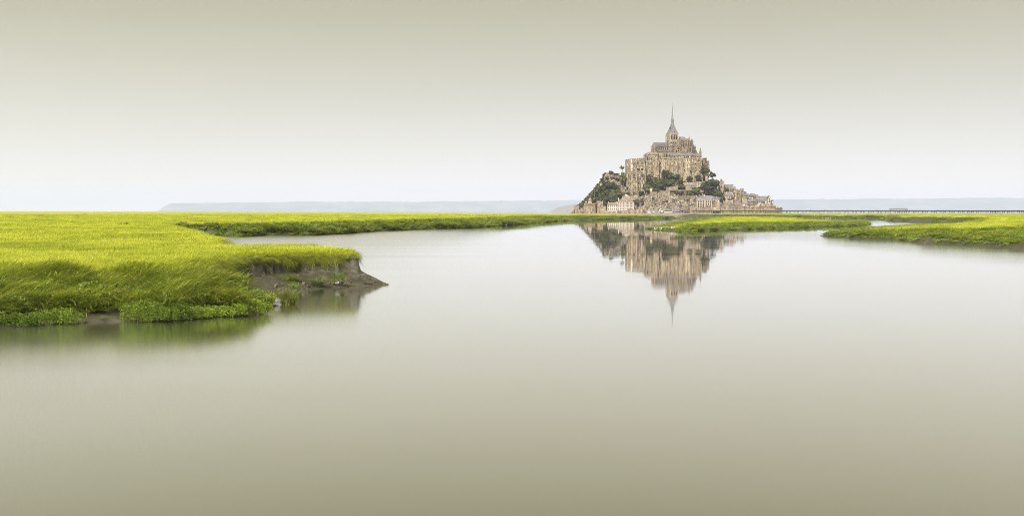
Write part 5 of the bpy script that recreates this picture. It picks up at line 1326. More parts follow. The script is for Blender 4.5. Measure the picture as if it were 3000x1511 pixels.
# ---------------------------------------------------------------- trees
def crown_mesh(name, seed, mat, n=620, lumps=16, leaf=.125, kind='broad'):
    rg = np.random.default_rng(seed)
    V, Fc = [], []
    cs = []
    for k in range(lumps):
        if kind == 'pine':
            t = k / lumps; a = k * 2.4; r = (1 - t) * .72 + .05
            cs.append((r * math.cos(a), r * math.sin(a), -0.95 + 1.9 * t, .30 * (1 - t * .6)))
        else:
            u = rg.normal(0, 1, 3); u /= np.linalg.norm(u); r = rg.uniform(.35, .82)
            if u[2] < -.35: u[2] *= .5
            cs.append((u[0] * r, u[1] * r, u[2] * r * .95, rg.uniform(.22, .40)))
    for k in range(n):
        cx, cy, cz, cr_ = cs[int(rg.integers(len(cs)))]
        u = rg.normal(0, 1, 3); u /= np.linalg.norm(u)
        rr = cr_ * rg.uniform(.55, 1.05)
        c = np.array([cx + u[0] * rr, cy + u[1] * rr, cz + u[2] * rr * (.5 if kind == 'pine' else .85)])
        nrm = u + rg.normal(0, .55, 3); nrm /= np.linalg.norm(nrm)
        a = np.cross(nrm, rg.normal(0, 1, 3)); a /= np.linalg.norm(a); b_ = np.cross(nrm, a)
        s = leaf * rg.uniform(.6, 1.4); i = len(V)
        V += [tuple(c - a * s - b_ * s * .6), tuple(c + a * s - b_ * s * .5), tuple(c + a * s * .8 + b_ * s * .7), tuple(c - a * s * .9 + b_ * s * .55)]
        Fc.append((i, i + 1, i + 2, i + 3))
    me = bpy.data.meshes.new(name); me.from_pydata(V, [], Fc); me.materials.append(M[mat]); me.update()
    return me
def trunk_mesh(seed):
    rg = random.Random(seed); b = MB()
    b.ngon(0, 0, -1.9, -.9, .10, .075, 7); b.ngon(0, 0, -.9, .1, .075, .05, 7); b.ngon(0, 0, .1, .7, .05, .015, 6)
    for k in range(5):
        a = rg.random() * 6.28; z = rg.uniform(-.7, .2); b.bar((0, 0, z), (.55 * math.cos(a), .55 * math.sin(a), z + .5), .035, 0, 5, .012)
    return b.mesh('trunk', M['bark'])
TM = [trunk_mesh(k) for k in range(3)]
CM = {}
def tree(label, px, py, w, h, mat, kind='broad', group='trees on the island slope', name='tree', n=620, Y=None, dense=1):
    if Y is None: Y = on_hill(px, min(py + h * .42, 622))
    s = Y / F
    zc = Zp(py, Y)
    t = thing(name, label, 'bush' if name == 'bush' else 'tree', (Xp(px, Y), Y, max(0.5, float(hill_z(Xp(px, Y), Y)))), 0, group)
    key = (mat, kind, n, random.randrange(2))
    if key not in CM: CM[key] = crown_mesh('crown', len(CM) + 3, mat, int(n * 2.3), 24 if kind == 'pine' else 20, .115 if n > 300 else .09, kind)
    rz = random.random() * 6.28; dz = zc - t.location.z
    link('trunk', random.choice(TM), t, (0, 0, dz), (0, 0, rz), (w * s / 2, w * s / 2, h * s / 2))
    link('crown', CM[key], t, (0, 0, dz), (0, 0, rz), (w * s / 2 * 1.2, w * s / 2 * 1.1, h * s / 2 * 1.2))
    return t
T = tree
T('round dark tree against the sky at the right end of the lodging range', 2066.5, 499.5, 33, 27, 'leaf_dark', Y=1598)
T('loose olive tree with open crown below the round skyline tree', 2087, 514, 22, 20, 'leaf_olive', n=420, Y=1597)
T('biggest dark tree with broad dense crown left of the stepped gable house', 2086, 537, 42, 36, 'leaf_dark', Y=1586)
T('pale feathery bush on the ruined wall of the left skyline spur', 1789, 507, 17, 13, 'leaf_pale', name='bush', n=300, Y=1612)
T('sparse bare topped tree leaning over the left skyline by the west range', 1823, 492, 15, 16, 'leaf_olive', n=200, Y=1612)
T('dark flat hedge on the left skyline between spur and west range', 1805, 512, 20, 9, 'leaf_mid', name='bush', Y=1612)
T('tall dark ivy covered tree against the left edge of the west range', 1826, 522, 24, 36, 'leaf_mid', Y=1600)
T('darkest spreading tree on the upper left slope under the spur', 1783, 541, 32, 26, 'leaf_dark')
T('dark tree left of the darkest spreading one near the lower ruined wall', 1768, 549, 26, 22, 'leaf_dark')
T('olive scrubby tree below the narrow ruin on the left slope', 1803, 548, 22, 16, 'leaf_olive')
T('tall fresh green tree in the middle of the left slope above the low sea wall', 1773, 578, 30, 44, 'leaf_mid')
T('dark green tree right of the tall fresh green one', 1795, 580, 26, 32, 'leaf_dark')
T('wide dark tree behind the roofs of the white house', 1816, 572, 38, 26, 'leaf_dark')
T('olive tree at the foot of the cliff left of the car terrace', 1838, 567, 14, 11, 'leaf_olive')
T('low brown green tree on the left slope above the cone roofed turret', 1748, 568, 26, 24, 'leaf_olive')
T('mid green tree high above the round tower', 1757, 558, 22, 20, 'leaf_mid')
T('lowest left tree just behind the round tower parapet', 1745, 586, 22, 18, 'leaf_mid')
T('small olive tree on the lower left skyline', 1733, 580, 14, 14, 'leaf_olive')
T('dark bush behind the ruined bastion', 1762, 588, 18, 16, 'leaf_dark', name='bush')
T('yellow green bush in the gully beside the cliff wall on the left slope', 1809, 561, 16, 14, 'leaf_bright', name='bush')
T('dark layered pine in front of the stained cliff wall', 1902, 531, 30, 34, 'leaf_dark', 'pine', Y=1586)
T('dark rounded tree below the layered pine', 1897, 553, 26, 26, 'leaf_mid')
T('small dark tree right of the car terrace', 1879, 567, 18, 15, 'leaf_dark')
T('large mid green tree right of the layered pine', 1933, 540, 36, 34, 'leaf_mid')
T('dark tree between the buttresses under the blind arches', 1950, 507, 22, 28, 'leaf_dark', Y=1597)
T('olive tree under the left end of the lodging range', 1977, 518, 34, 20, 'leaf_olive', Y=1594)
T('dark green tree in the middle of the central grove', 1962, 536, 36, 26, 'leaf_dark')
T('bright edged tree right of the olive one under the lodgings', 1994, 529, 20, 20, 'leaf_mid')
T('near black tree left of the villa', 1994, 548, 26, 22, 'leaf_dark')
T('pale grey green bush right of the slim watch turret', 1923, 557, 22, 12, 'leaf_pale', name='bush', Y=1562)
T('flat dark bush on the wall right of the prow crest', 1990, 566, 28, 14, 'leaf_dark', name='bush', Y=1562)
T('round dark shrub on the bank under the lodgings', 2021, 523, 20, 15, 'leaf_dark', name='bush', Y=1592)
T('ivy green shrub on the retaining wall under the right lodgings', 2046, 520, 22, 16, 'leaf_mid', name='bush', Y=1593)
T('left half of the clipped broad bushes over the hotel retaining wall', 2019, 565, 26, 17, 'leaf_mid', name='bush', Y=1563)
T('right half of the clipped broad bushes over the hotel retaining wall', 2040, 563, 26, 19, 'leaf_mid', name='bush', Y=1564)
T('small round tree directly below the villa front', 2034, 553, 12, 11, 'leaf_mid', Y=1568)
T('purple leaved beech behind the right hotel', 2072, 567, 28, 17, 'leaf_purple', Y=1566)
T('dark tree between the purple beech and the cream house', 2105, 568, 32, 26, 'leaf_dark', Y=1568)
T('small dark tree right of the purple beech', 2088, 571, 16, 14, 'leaf_mid', Y=1567)
T('bright lime green tree above the cream house', 2128, 558, 17, 13, 'leaf_bright', Y=1580)
T('dark garden tree below the left gable of the cream house', 2118, 585, 18, 14, 'leaf_mid', Y=1560)
T('dark garden bush under the cream house windows', 2138, 584, 14, 7, 'leaf_dark', name='bush', Y=1562)
T('round garden bush right of the cream house', 2148, 582, 10, 8, 'leaf_mid', name='bush', Y=1562)
T('dark bush right of the villa under the big tree', 2056, 548, 14, 12, 'leaf_dark', name='bush', Y=1582)
T('dark tree on the slope behind the stepped gable house', 2124, 566, 14, 16, 'leaf_dark', Y=1580)
T('ivy bush hanging right of the white house gable', 1866, 590, 12, 16, 'leaf_mid', name='bush', Y=1556)
T('dark ivy bush in the rock gully left of the prow', 1880, 588, 12, 18, 'leaf_dark', name='bush', Y=1554)
T('small dark bush in the middle of the bare prow', 1945, 592, 6, 5, 'leaf_dark', name='bush', n=200, group='bushes on the bare rock')
T('grey green bush beside the slim watch turret foot', 1914, 581, 9, 9, 'leaf_mid', name='bush', n=200, group='bushes on the bare rock')
T('low olive bush at the right side of the prow', 1957, 606, 9, 6, 'leaf_olive', name='bush', n=200, group='bushes on the bare rock')
T('dark bush under the hotel retaining wall', 2016, 586, 12, 8, 'leaf_dark', name='bush', n=200, group='bushes on the bare rock', Y=1556)
T('ivy patch low on the lodging wall', 2005.5, 498, 4, 6, 'leaf_dark', name='bush', n=200, group='ivy on the abbey walls', Y=1604)
T('ivy patch at the dark corner of the lodgings', 2024, 504, 5, 10, 'leaf_dark', name='bush', n=200, group='ivy on the abbey walls', Y=1603)
T('ivy tuft on the guest range foot', 1909, 507, 7, 6, 'leaf_dark', name='bush', n=200, group='ivy on the abbey walls', Y=1599)

T('ivy bush hanging on the left skyline spur under the ruined wall', 1779, 522, 14, 14, 'leaf_mid', name='bush', Y=1606)
T('dark bush on the left skyline just below the lower ruined wall', 1756, 550, 12, 12, 'leaf_mid', name='bush', Y=1600)
T('small skyline bush midway down the left slope', 1743, 562, 11, 11, 'leaf_dark', name='bush', Y=1596)
T('small olive skyline bush lower down the left slope', 1727, 578, 12, 11, 'leaf_olive', name='bush', Y=1590)
T('scrubby bush on the left skyline right above the round tower', 1718, 588, 12, 10, 'leaf_mid', name='bush', Y=1584)
T('lowest olive bush on the left skyline left of the round tower', 1704, 602, 12, 9, 'leaf_olive', name='bush', Y=1578)
T('dark green tree filling the left end of the central grove', 1916, 548, 26, 26, 'leaf_dark')
T('mid green tree between layered pine and central grove', 1918, 536, 22, 24, 'leaf_mid')
T('dark tree in the lower middle of the central grove', 1946, 550, 28, 18, 'leaf_dark')
T('olive tree at the right of the central grove above the path wall', 1976, 540, 26, 20, 'leaf_olive')
T('mid green tree at the foot of the left lodging buttress', 1962, 516, 22, 22, 'leaf_mid', Y=1596)
T('dark tree behind the right end of the path wall', 1982, 532, 24, 20, 'leaf_dark')
T('dark shaggy tree low on the left slope right of the ruined bastion', 1778, 600, 26, 22, 'leaf_dark')
T('mid green bush above the left wing of the white house', 1797, 590, 20, 14, 'leaf_dark', name='bush', Y=1560)
T('dark lower skirt of the biggest tree over the terrace parapet', 2084, 550, 40, 18, 'leaf_dark', Y=1583)
T('mid green tree beside the biggest tree on its left', 2064, 543, 18, 18, 'leaf_mid', Y=1586)
T('dark tree over the hotel roofs behind the stone house', 2098, 574, 30, 16, 'leaf_dark', Y=1569)
# low scrub that nobody could count
SCR = crown_mesh('scrub_clump', 91, 'leaf_mid', 150, 8, .2); SCO = crown_mesh('scrub_clump', 92, 'leaf_olive', 150, 8, .2); SCD = crown_mesh('scrub_clump', 93, 'leaf_dark', 150, 8, .2)
rgn = np.random.default_rng(17)
for src, cnt in ((SCR, 520), (SCO, 400), (SCD, 520)):
    pts, scl = [], []
    while len(pts) < cnt:
        k = rgn.random()
        if k < .10:
            px = rgn.uniform(1684, 1772); Y = rgn.uniform(1612, 1638); X = Xp(px, Y); pts.append((X, Y, float(hill_z(X, Y)) + .5)); r = rgn.uniform(1.2, 2.6); scl.append((r * 1.2, r * 1.2, r)); continue
        if k < .5: px, py = rgn.uniform(1694, 1846), rgn.uniform(512, 612)
        elif k < .8: px, py = rgn.uniform(1885, 2110), rgn.uniform(515, 572)
        elif k < .93: px, py = rgn.uniform(2100, 2240), rgn.uniform(530, 600)
        else: px, py = rgn.uniform(1895, 2036), rgn.uniform(585, 616)
        if 1772 < px < 1815 and 510 < py < 534: continue
        if 1806 < px < 1848 and 530 < py < 566 and rgn.random() < .93: continue
        if py < np.interp(px, TOPX, TOPY) + 2: continue
        Y = on_hill(px, py)
        if Y > 1638: continue
        p = Pt(px, py, Y); pts.append((p.x, p.y, p.z + .3)); r = rgn.uniform(.9, 2.4) * (.5 if py > 584 and px > 1890 else 1); scl.append((r * 1.2, r * 1.2, r * .8))
    scatter('undergrowth', src, np.array(pts), np.stack([rgn.normal(0, .1, cnt), rgn.normal(0, .1, cnt), rgn.random(cnt) * 6.28], 1), np.array(scl))
# ---------------------------------------------------------------- vehicles on the quay and the car terrace
def wheel_mesh():
    b = MB(); n = 12
    vs_ = []
    for y in (-.1, .1):
        vs_ += [(.33 * math.cos(2*math.pi*i/n), y, .33 * math.sin(2*math.pi*i/n)) for i in range(n)]
    b.add(vs_, [tuple(range(n)), tuple(range(2*n-1, n-1, -1))] + [(i, (i+1) % n, (i+1) % n + n, i + n) for i in range(n)], 0)
    for y in (-.11, .11): b.add([(.19 * math.cos(2*math.pi*i/8), y, .19 * math.sin(2*math.pi*i/8)) for i in range(8)], [tuple(range(8))], 1)
    return b.mesh('wheel', [M['tyre'], M['steel_grey']])
WHEEL = wheel_mesh()
def vehicle(name, label, cat, px, py, rz, paint, kind, group, Y=1533):
    z = Zp(py, Y)
    t = thing(name, label, cat, (Xp(px, Y), Y, z), rz, group)
    if kind == 'car':
        L, W, prof = 4.2, 1.72, [(-2.1, .35), (2.1, .35), (2.12, .75), (1.2, .92), (.55, 1.42), (-1.1, 1.45), (-2.0, .98), (-2.12, .7)]
        glass = [(1.1, .93), (.52, 1.36), (-1.05, 1.38), (-1.75, .98)]; ax = (-1.3, 1.35)
    elif kind == 'van':
        L, W, prof = 5.2, 1.95, [(-2.6, .35), (2.6, .35), (2.62, .95), (2.0, 1.25), (1.5, 2.2), (1.2, 2.35), (-2.55, 2.35), (-2.6, 1.2)]
        glass = [(1.95, 1.28), (1.5, 2.05), (.6, 2.1), (.6, 1.3)]; ax = (-1.6, 1.75)
    elif kind == 'camper':
        L, W, prof = 6.2, 2.1, [(-3.1, .4), (3.1, .4), (3.12, 1.0), (2.4, 1.3), (2.2, 1.9), (2.9, 2.3), (2.6, 2.95), (-3.05, 2.95), (-3.1, 1.4)]
        glass = [(2.35, 1.32), (2.15, 1.85), (1.4, 1.9), (1.4, 1.35)]; ax = (-1.9, 2.1)
    else:
        L, W, prof = 11.5, 2.5, [(-5.75, .4), (5.7, .4), (5.75, 1.2), (5.55, 3.2), (-5.7, 3.2), (-5.75, 1.2)]
        glass = [(5.3, 1.6), (5.2, 2.7), (-5.2, 2.7), (-5.2, 1.6)]; ax = (-3.6, 3.6)
    b = MB(); b.ext(prof, 'y', -W / 2, W / 2)
    me = b.mesh('body', M[paint])
    bm = bmesh.new(); bm.from_mesh(me); bmesh.ops.bevel(bm, geom=list(bm.edges), offset=.07, segments=1, affect='EDGES'); bm.to_mesh(me); bm.free()
    link('body', me, t)
    g = MB(); g.ext(glass, 'y', -W / 2 - .012, W / 2 + .012); g.build('windows', M['glass'], t)
    if kind == 'coach':
        b = MB(); b.box(-5.2, -1.2, -W / 2 - .02, -W / 2 - .014, .7, 1.5); b.box(-5.2, -2.4, -W / 2 - .03, -W / 2 - .022, 1.5, 2.8); b.build('green_panel', M['green_paint'], t)
    for x in ax:
        for y in (-W / 2 + .05, W / 2 - .05): link('wheel', WHEEL, t, (x, y, .33))
    for y in (-.55, .55): MB().box(prof[2][0] - .08, prof[2][0] + .01, y - .14, y + .14, .62, .78).build('headlight', M['white'], t)
    return t
G = 'vehicles parked at the foot of the rock'
V_ = vehicle
V_('parked_van', 'white delivery van leftmost in the row of vehicles under the rocky prow', 'van', 1904.2, 624.4, 0.1, 'white', 'van', G)
V_('parked_van', 'white van second from the left in the row under the prow', 'van', 1916.4, 624, .35, 'white', 'van', G)
V_('parked_car', 'white car next to the second van under the prow', 'car', 1928.6, 624.4, .3, 'white', 'car', G)
V_('camper_van', 'white camper van standing behind the row left of the bigger one', 'camper', 1933.5, 621.4, 1.3, 'white', 'camper', G, 1538)
V_('camper_van', 'white high roofed camper between the small camper and the coach', 'camper', 1941, 622.2, 1.2, 'white', 'camper', G, 1537)
V_('parked_car', 'dark car half hidden under the two campers', 'car', 1937.5, 624.6, .2, 'dark_paint', 'car', G)
V_('coach', 'white and green coach behind the parked cars', 'coach', 1957, 622.3, math.pi, 'white', 'coach', G, 1538)
V_('parked_car', 'white car parked in front of the coach on its left', 'car', 1949, 624.6, .25, 'white', 'car', G)
V_('parked_car', 'silver white car in front of the middle of the coach', 'car', 1957.5, 624.8, .3, 'white', 'car', G, 1532)
V_('parked_car', 'white car at the right end of the row beside the steep lodge', 'car', 1967.4, 624.4, .2, 'white', 'car', G)
G2 = 'vehicles on the terrace above the white house'
V_('parked_van', 'white van on the small terrace above the white house', 'van', 1836, 574.8, 0, 'white', 'van', G2, 1562)
V_('parked_car', 'dark car on the terrace above the white house', 'car', 1851.4, 575, .1, 'dark_paint', 'car', G2, 1562)
V_('parked_car', 'red car on the terrace above the white house', 'car', 1856.6, 575, .1, 'red_paint', 'car', G2, 1562)
V_('parked_car', 'white car at the right end of the terrace above the white house', 'car', 1862.6, 574.8, .1, 'white', 'car', G2, 1562)

# ---------------------------------------------------------------- people
def person_mesh(seed, top, legs):
    rg = random.Random(seed); st = rg.uniform(.08, .28)
    J = [((0, 0, .95), .13), ((0, 0, 1.15), .13), ((0, 0, 1.38), .15), ((0, 0, 1.5), .06), ((0, -.01, 1.66), .10), ((0, -.01, 1.76), .07),
         ((.10, 0, .88), .09), ((.11, -st * .5, .48), .065), ((.11, st * .3, .08), .045), ((.11, st * .3 - .14, .04), .04),
         ((-.10, 0, .88), .09), ((-.11, st * .5, .48), .065), ((-.11, st * 1.1, .08), .045), ((-.11, st * 1.1 - .14, .04), .04),
         ((.20, 0, 1.40), .06), ((.26, .04, 1.12), .045), ((.25, -.08, .86), .032), ((-.20, 0, 1.40), .06), ((-.26, -.04, 1.12), .045), ((-.25, -.12, .88), .032)]
    E = [(0, 1), (1, 2), (2, 3), (3, 4), (4, 5), (0, 6), (6, 7), (7, 8), (8, 9), (0, 10), (10, 11), (11, 12), (12, 13), (2, 14), (14, 15), (15, 16), (2, 17), (17, 18), (18, 19)]
    me = bpy.data.meshes.new('person'); me.from_pydata([j[0] for j in J], E, [])
    ob = bpy.data.objects.new('tmp_person', me); COL.objects.link(ob)
    ob.modifiers.new('skin', 'SKIN')
    for i, j in enumerate(J): me.skin_vertices[0].data[i].radius = (j[1], j[1])
    me.skin_vertices[0].data[0].use_root = True
    sub = ob.modifiers.new('sub', 'SUBSURF'); sub.levels = 1; sub.render_levels = 1
    dg = bpy.context.evaluated_depsgraph_get()
    out = bpy.data.meshes.new_from_object(ob.evaluated_get(dg))
    bpy.data.objects.remove(ob)
    out.materials.clear()
    for m in (top, legs, M['skin'], M['bark']): out.materials.append(m)
    for p in out.polygons:
        z = p.center.z; p.material_index = 1 if z < .93 and abs(p.center.x) < .2 else 3 if z > 1.69 or (z > 1.58 and p.center.y > .02) else 2 if z > 1.5 or (z < .95 and abs(p.center.x) > .2) else 0
        p.use_smooth = True
    return out
PM = [person_mesh(k, *c) for k, c in enumerate(((M['blue'], M['dark_paint']), (M['white'], M['blue']), (M['red'], M['dark_paint']), (M['dark_paint'], M['dark_paint']), (M['steel_grey'], M['wood'])))]
COLN = ['blue top and dark trousers', 'white top and blue trousers', 'red top and dark trousers', 'all dark clothes', 'grey top and tan trousers']
def person(px, Y, z, k, where, group):
    o = link('person', PM[k], None, (Xp(px, Y), Y, z), (0, 0, random.random() * 6.28))
    return tag(o, 'person in %s %s' % (COLN[k], where), 'person', group)

# ---------------------------------------------------------------- the footbridge on its slim piers
def bridge_Y(px):
    return float(np.interp(px, [2030, 2292, 2640, 3000, 3300], [1531, 1528, 1395, 1262, 1170]))
br = thing('footbridge', 'long low dark footbridge on slim piers running right from the island', 'bridge', (Xp(2292, 1528), 1528, 2.5))
ox, oy, oz = br.location
ZD = 6.75
pxs = list(np.linspace(2030, 3300, 44))
pts = [Vector((Xp(p, bridge_Y(p)), bridge_Y(p), 0)) for p in pxs]
def ribbon(b, off0, off1, z0, z1):
    vs_ = []
    for i, p in enumerate(pts):
        d = (pts[min(i + 1, len(pts) - 1)] - pts[max(i - 1, 0)]).normalized(); nrm = Vector((-d.y, d.x, 0))
        for o in (off0, off1):
            for z in (z0, z1): q = p + nrm * o; vs_.append((q.x - ox, q.y - oy, z - oz))
    fs_ = []
    for i in range(len(pts) - 1):
        a = 4 * i; c = a + 4
        fs_ += [(a, c, c + 1, a + 1), (a + 2, a + 3, c + 3, c + 2), (a + 1, c + 1, c + 3, a + 3), (a, a + 2, c + 2, c)]
    fs_ += [(0, 1, 3, 2), (len(vs_) - 4, len(vs_) - 2, len(vs_) - 1, len(vs_) - 3)]
    b.add(vs_, fs_)
b = MB(); ribbon(b, 0, 6.5, ZD - 1.4, ZD); b.build('deck', M['steel'], br)
for off in (.1, 6.3):
    b = MB(); ribbon(b, off, off + .07, ZD + 1.02, ZD + 1.1); ribbon(b, off, off + .04, ZD + .55, ZD + .59)
    L = 0.0
    for i in range(len(pts) - 1):
        n = 5
        for k in range(n):
            p = pts[i].lerp(pts[i + 1], k / n); b.box(p.x - ox - .04, p.x - ox + .04, p.y - oy + off, p.y - oy + off + .06, ZD - oz + .002, ZD - oz + 1.02)
    b.build('railing', M['steel_grey'], br)
pier = [2294, 2307, 2317, 2329.5, 2339, 2353, 2362, 2376, 2385, 2391, 2399.5, 2405.5, 2414.5, 2429, 2438, 2452.5, 2461.5, 2476.5, 2485.5, 2500.5, 2509.5, 2524.5, 2533.5, 2549, 2558.5, 2574, 2583.5, 2599, 2608.5, 2624, 2633.5, 2640, 2649.5, 2656, 2665.5, 2681.5, 2691.5, 2707.5, 2717.5, 2733.5, 2743.5, 2759.5, 2770.5, 2786.5, 2797, 2813, 2825, 2840, 2852, 2867.5, 2880, 2895, 2908, 2915, 2923, 2930, 2943, 2958, 2971, 2987, 2999]
pier += [2284 - 11 * k for k in range(22)] + [3012 + 13.5 * k for k in range(14)]
pm = MB(); pm.ngon(0, 0, 0, 1, .24, .24, 8); pm.ngon(0, 6, 0, 1, .24, .24, 8); pm.box(-.3, .3, -.1, 6.1, .93, .995); PMESH = pm.mesh('pier', M['steel_grey'])
for p in pier:
    Y = bridge_Y(p); link('pier', PMESH, br, (Xp(p, Y + .6) - ox, Y + .6 - oy, -.5 - oz), None, (1, 1, ZD - 1.25 + .5))
# shuttle bus on the bridge
Y = bridge_Y(2632) + 3; s = Y / F
dirv = pts[20] - pts[21]; ang = math.atan2(pts[24].y - pts[18].y, pts[24].x - pts[18].x)
t = thing('shuttle_bus', 'wood clad shuttle bus with long window band crossing the footbridge', 'bus', (Xp(2632, Y), Y, ZD + .01), ang)
L = 36 * s / 2 / abs(math.cos(ang))
b = MB(); b.ext([(-L, .35), (L, .35), (L, 1.55), (-L, 1.55)], 'y', -1.25, 1.25); b.build('body', M['wood'], t)
b = MB(); b.box(-L, L, -1.27, 1.27, 2.75, 3.05); b.build('roof', M['steel_grey'], t)
n = 11
for i in range(n + 1):
    x = -L + .06 + (2 * L - .12) * i / n; 
    for y in (-1.22, 1.22): MB().box(x - .07, x + .07, y - .03, y + .03, 1.55, 2.75).build('window_post', M['steel_grey'], t)
gl = MB(); gl.box(-L + .1, L - .1, -1.19, -1.17, 1.56, 2.74); gl.box(-L + .1, L - .1, 1.17, 1.19, 1.56, 2.74)
gm, n_, l_, b_ = new_mat('clear_bus_glass'); b_.inputs['Base Color'].default_value = (.75, .8, .82, 1); b_.inputs['Transmission Weight'].default_value = 1.0; b_.inputs['Roughness'].default_value = .02; b_.inputs['IOR'].default_value = 1.05
gl.build('windows', gm, t)
for x in (-L + 2, L - 2):
    for y in (-1.15, 1.15): link('wheel', WHEEL, t, (x, y, .42), None, (1.25, 1.2, 1.25))
for k, (px, lab) in enumerate(((2374.6, 'walking on the footbridge nearest the island'), (2415, 'leaning forward on the footbridge'), (2426.6, 'on the footbridge beside the leaning walker'), (2468, 'alone on the footbridge, third walker'), (2482.6, 'standing mid footbridge'), (2558.4, 'on the footbridge left of a walking pair'), (2566, 'left of the walking pair on the footbridge'), (2570.6, 'right of the walking pair on the footbridge'), (2747, 'on the footbridge right of the shuttle bus'), (2664, 'just right of the shuttle bus on the footbridge'))):
    Y = bridge_Y(px) + 2.2; person(px, Y, ZD, (3, 0, 4, 1, 3, 4, 0, 3, 4, 1)[k], lab, 'walkers on the footbridge')
for k, (px, py, Y, lab) in enumerate(((2181, 611, 1538.5, 'in front of the long curtain wall'), (2226.8, 617, 1536, 'in front of the right bastion joint'), (2039, 620.5, 1533, 'at the left end of the footbridge'))):
    person(px, bridge_Y(px) + 2, ZD, (3, 1, 1)[k], lab, 'walkers on the footbridge')
for k, px in enumerate((1979.4, 1983.2, 1989, 2007.6, 2010.4, 2016.6, 2019, 2026)):
    Y = 1531 + (k % 3); person(px, Y, 3.2, (1, 2, 3, 3, 2, 1, 0, 4)[k], ('by the glazed base of the steep lodge', 'right of the first visitor at the steep lodge', 'at the right corner of the steep lodge', 'by the dark annex doorway', 'with a neighbour near the annex doorway', 'in the middle of the annex front', 'at the right part of the annex front', 'near the corner of the curtain wall')[k], 'visitors at the island entrance')
for k, px in enumerate((1994, 2000, 2004, 2008, 2014, 2021)):
    person(px, 1559 if px < 2011 else 1560, Zp(573, 1558.5) + .35, (1, 4, 1, 0, 1, 2)[k], 'on the hotel retaining wall, %s from left' % ('first', 'second', 'third', 'fourth', 'fifth', 'sixth')[k], 'people along the high retaining wall')

# rocky islet beyond and white specks of houses on the far coast
bm = bmesh.new(); bmesh.ops.create_icosphere(bm, subdivisions=4, radius=1)
for v in bm.verts:
    c = v.co; h = float(fbm(np.array(c.x * 3 + 5), np.array(c.y * 3), 55, 4))
    v.co = Vector((c.x * (1 + .2 * h), c.y * (1 + .2 * h), max(-.05, c.z * .9 * (1 + .9 * h) * (1.0 if c.x > -.1 else 1.0 - .5 * (-c.x)))))
me = bpy.data.meshes.new('rocky_islet'); bm.to_mesh(me); bm.free(); me.materials.append(M['rock'])
Yt = 12000
o = link('rocky_islet', me, None, (Xp(1672, Yt), Yt, 0), None, (58 * Yt / F, 58 * Yt / F, 23 * Yt / F)); tag(o, 'pale rocky islet far off in the haze left of the island', 'islet', None, 'thing')
fhm = MB(); fhm.box(-7, 7, 0, 8, 0, 6); fhm.ext([(-1, 5.8), (4, 10), (9, 5.8)], 'x', -8, 8, 1); FH = fhm.mesh('far_house', [M['white'], M['roof_brown']])
for k, (px, py, sc_) in enumerate(((2368, 612.6, 3), (2615, 605, 1.8), (2408, 604, 1.6), (2445, 603, 1.4), (2620, 586.4, 1.6), (2796, 604, 1.6))):
    Y = 23000 + 300 * k
    o = link('far_house', FH, None, (Xp(px, Y), Y, Zp(py, Y)), (0, 0, k), (sc_, sc_, sc_))
    tag(o, ('largest white house low on the far right shore', 'white speck of a house above the shuttle bus', 'white house above the left part of the bridge', 'small white house mid slope on the far coast', 'white house high on the far ridge', 'white farm at the right of the far coast')[k], 'house', 'white houses on the far coast')

# ---------------------------------------------------------------- gulls and sheep
def gull_mesh():
    b = MB()
    rings = [(-.20, .015, .17), (-.13, .05, .17), (-.02, .075, .165), (.08, .065, .18), (.14, .045, .225), (.17, .043, .26), (.205, .04, .27), (.235, .018, .265)]
    n = 7; vs_ = []
    for x, r, z in rings: vs_ += [(x, r * math.cos(2*math.pi*i/n), z + r * math.sin(2*math.pi*i/n)) for i in range(n)]
    fs_ = [(k*n+i, k*n+(i+1) % n, (k+1)*n+(i+1) % n, (k+1)*n+i) for k in range(len(rings)-1) for i in range(n)] + [tuple(range(n)), tuple(range(len(vs_)-1, len(vs_)-n-1, -1))]
    b.add(vs_, fs_, 0)
    for sy in (-1, 1): b.add([(.09, sy*.066, .22), (-.10, sy*.072, .225), (-.27, sy*.03, .19), (-.12, sy*.082, .155), (.07, sy*.08, .165)], [(0, 1, 2, 3, 4)], 1); b.bar((0, sy*.025, .1), (.01, sy*.03, 0), .009, 2, 4)
    b.add([(.23, -.008, .27), (.23, .008, .27), (.275, 0, .258), (.23, 0, .256)], [(0, 1, 2), (0, 2, 3), (1, 3, 2)], 2)
    return b.mesh('gull', [M['plumage'], M['wing'], M['beak']], True)
GM = gull_mesh()
def gulls(n, x0, x1, y0, y1, land, label, group, sc, seed):
    rg = np.random.default_rng(seed); k = 0; tr_ = 0
    while k < n and tr_ < 4000:
        tr_ += 1
        px, py = rg.uniform(x0, x1), rg.uniform(y0, y1)
        z = .3
        for _ in range(3):
            Y = Yw(py, z); zz_ = float(land.eval(np.array([Xp(px, Y)]), np.array([Y]))[0][0]); z = max(zz_, .02)
        o = link('gull', GM, None, (Xp(px, Y), Y, z), (0, 0, rg.random() * 6.28), (sc,) * 3)
        tag(o, label, 'gull', group); k += 1
gulls(20, 1918, 1980, 667.5, 673, ISLE, 'white gull on the mud spit at the left tip of the middle islet', 'gulls on the mud spit', 1.9, 1)
gulls(44, 2374, 2490, 635.6, 640, RIGHT, 'white gull in the flock on the far flat behind the middle islet', 'gulls behind the middle islet', 1.9, 2)
gulls(18, 1580, 1642, 642.5, 646.5, LEFT, 'white gull at the foot of the left far bank near the island', 'gulls under the left far bank', 1.7, 3)
gulls(3, 2173, 2186, 661, 663, ISLE, 'white gull sitting in the grass of the middle islet', 'gulls in the islet grass', 1.7, 4)
gulls(4, 1455, 1530, 658, 661, LEFT, 'white gull by the water under the curve of the left far bank', 'gulls at the bank curve', 1.5, 6)
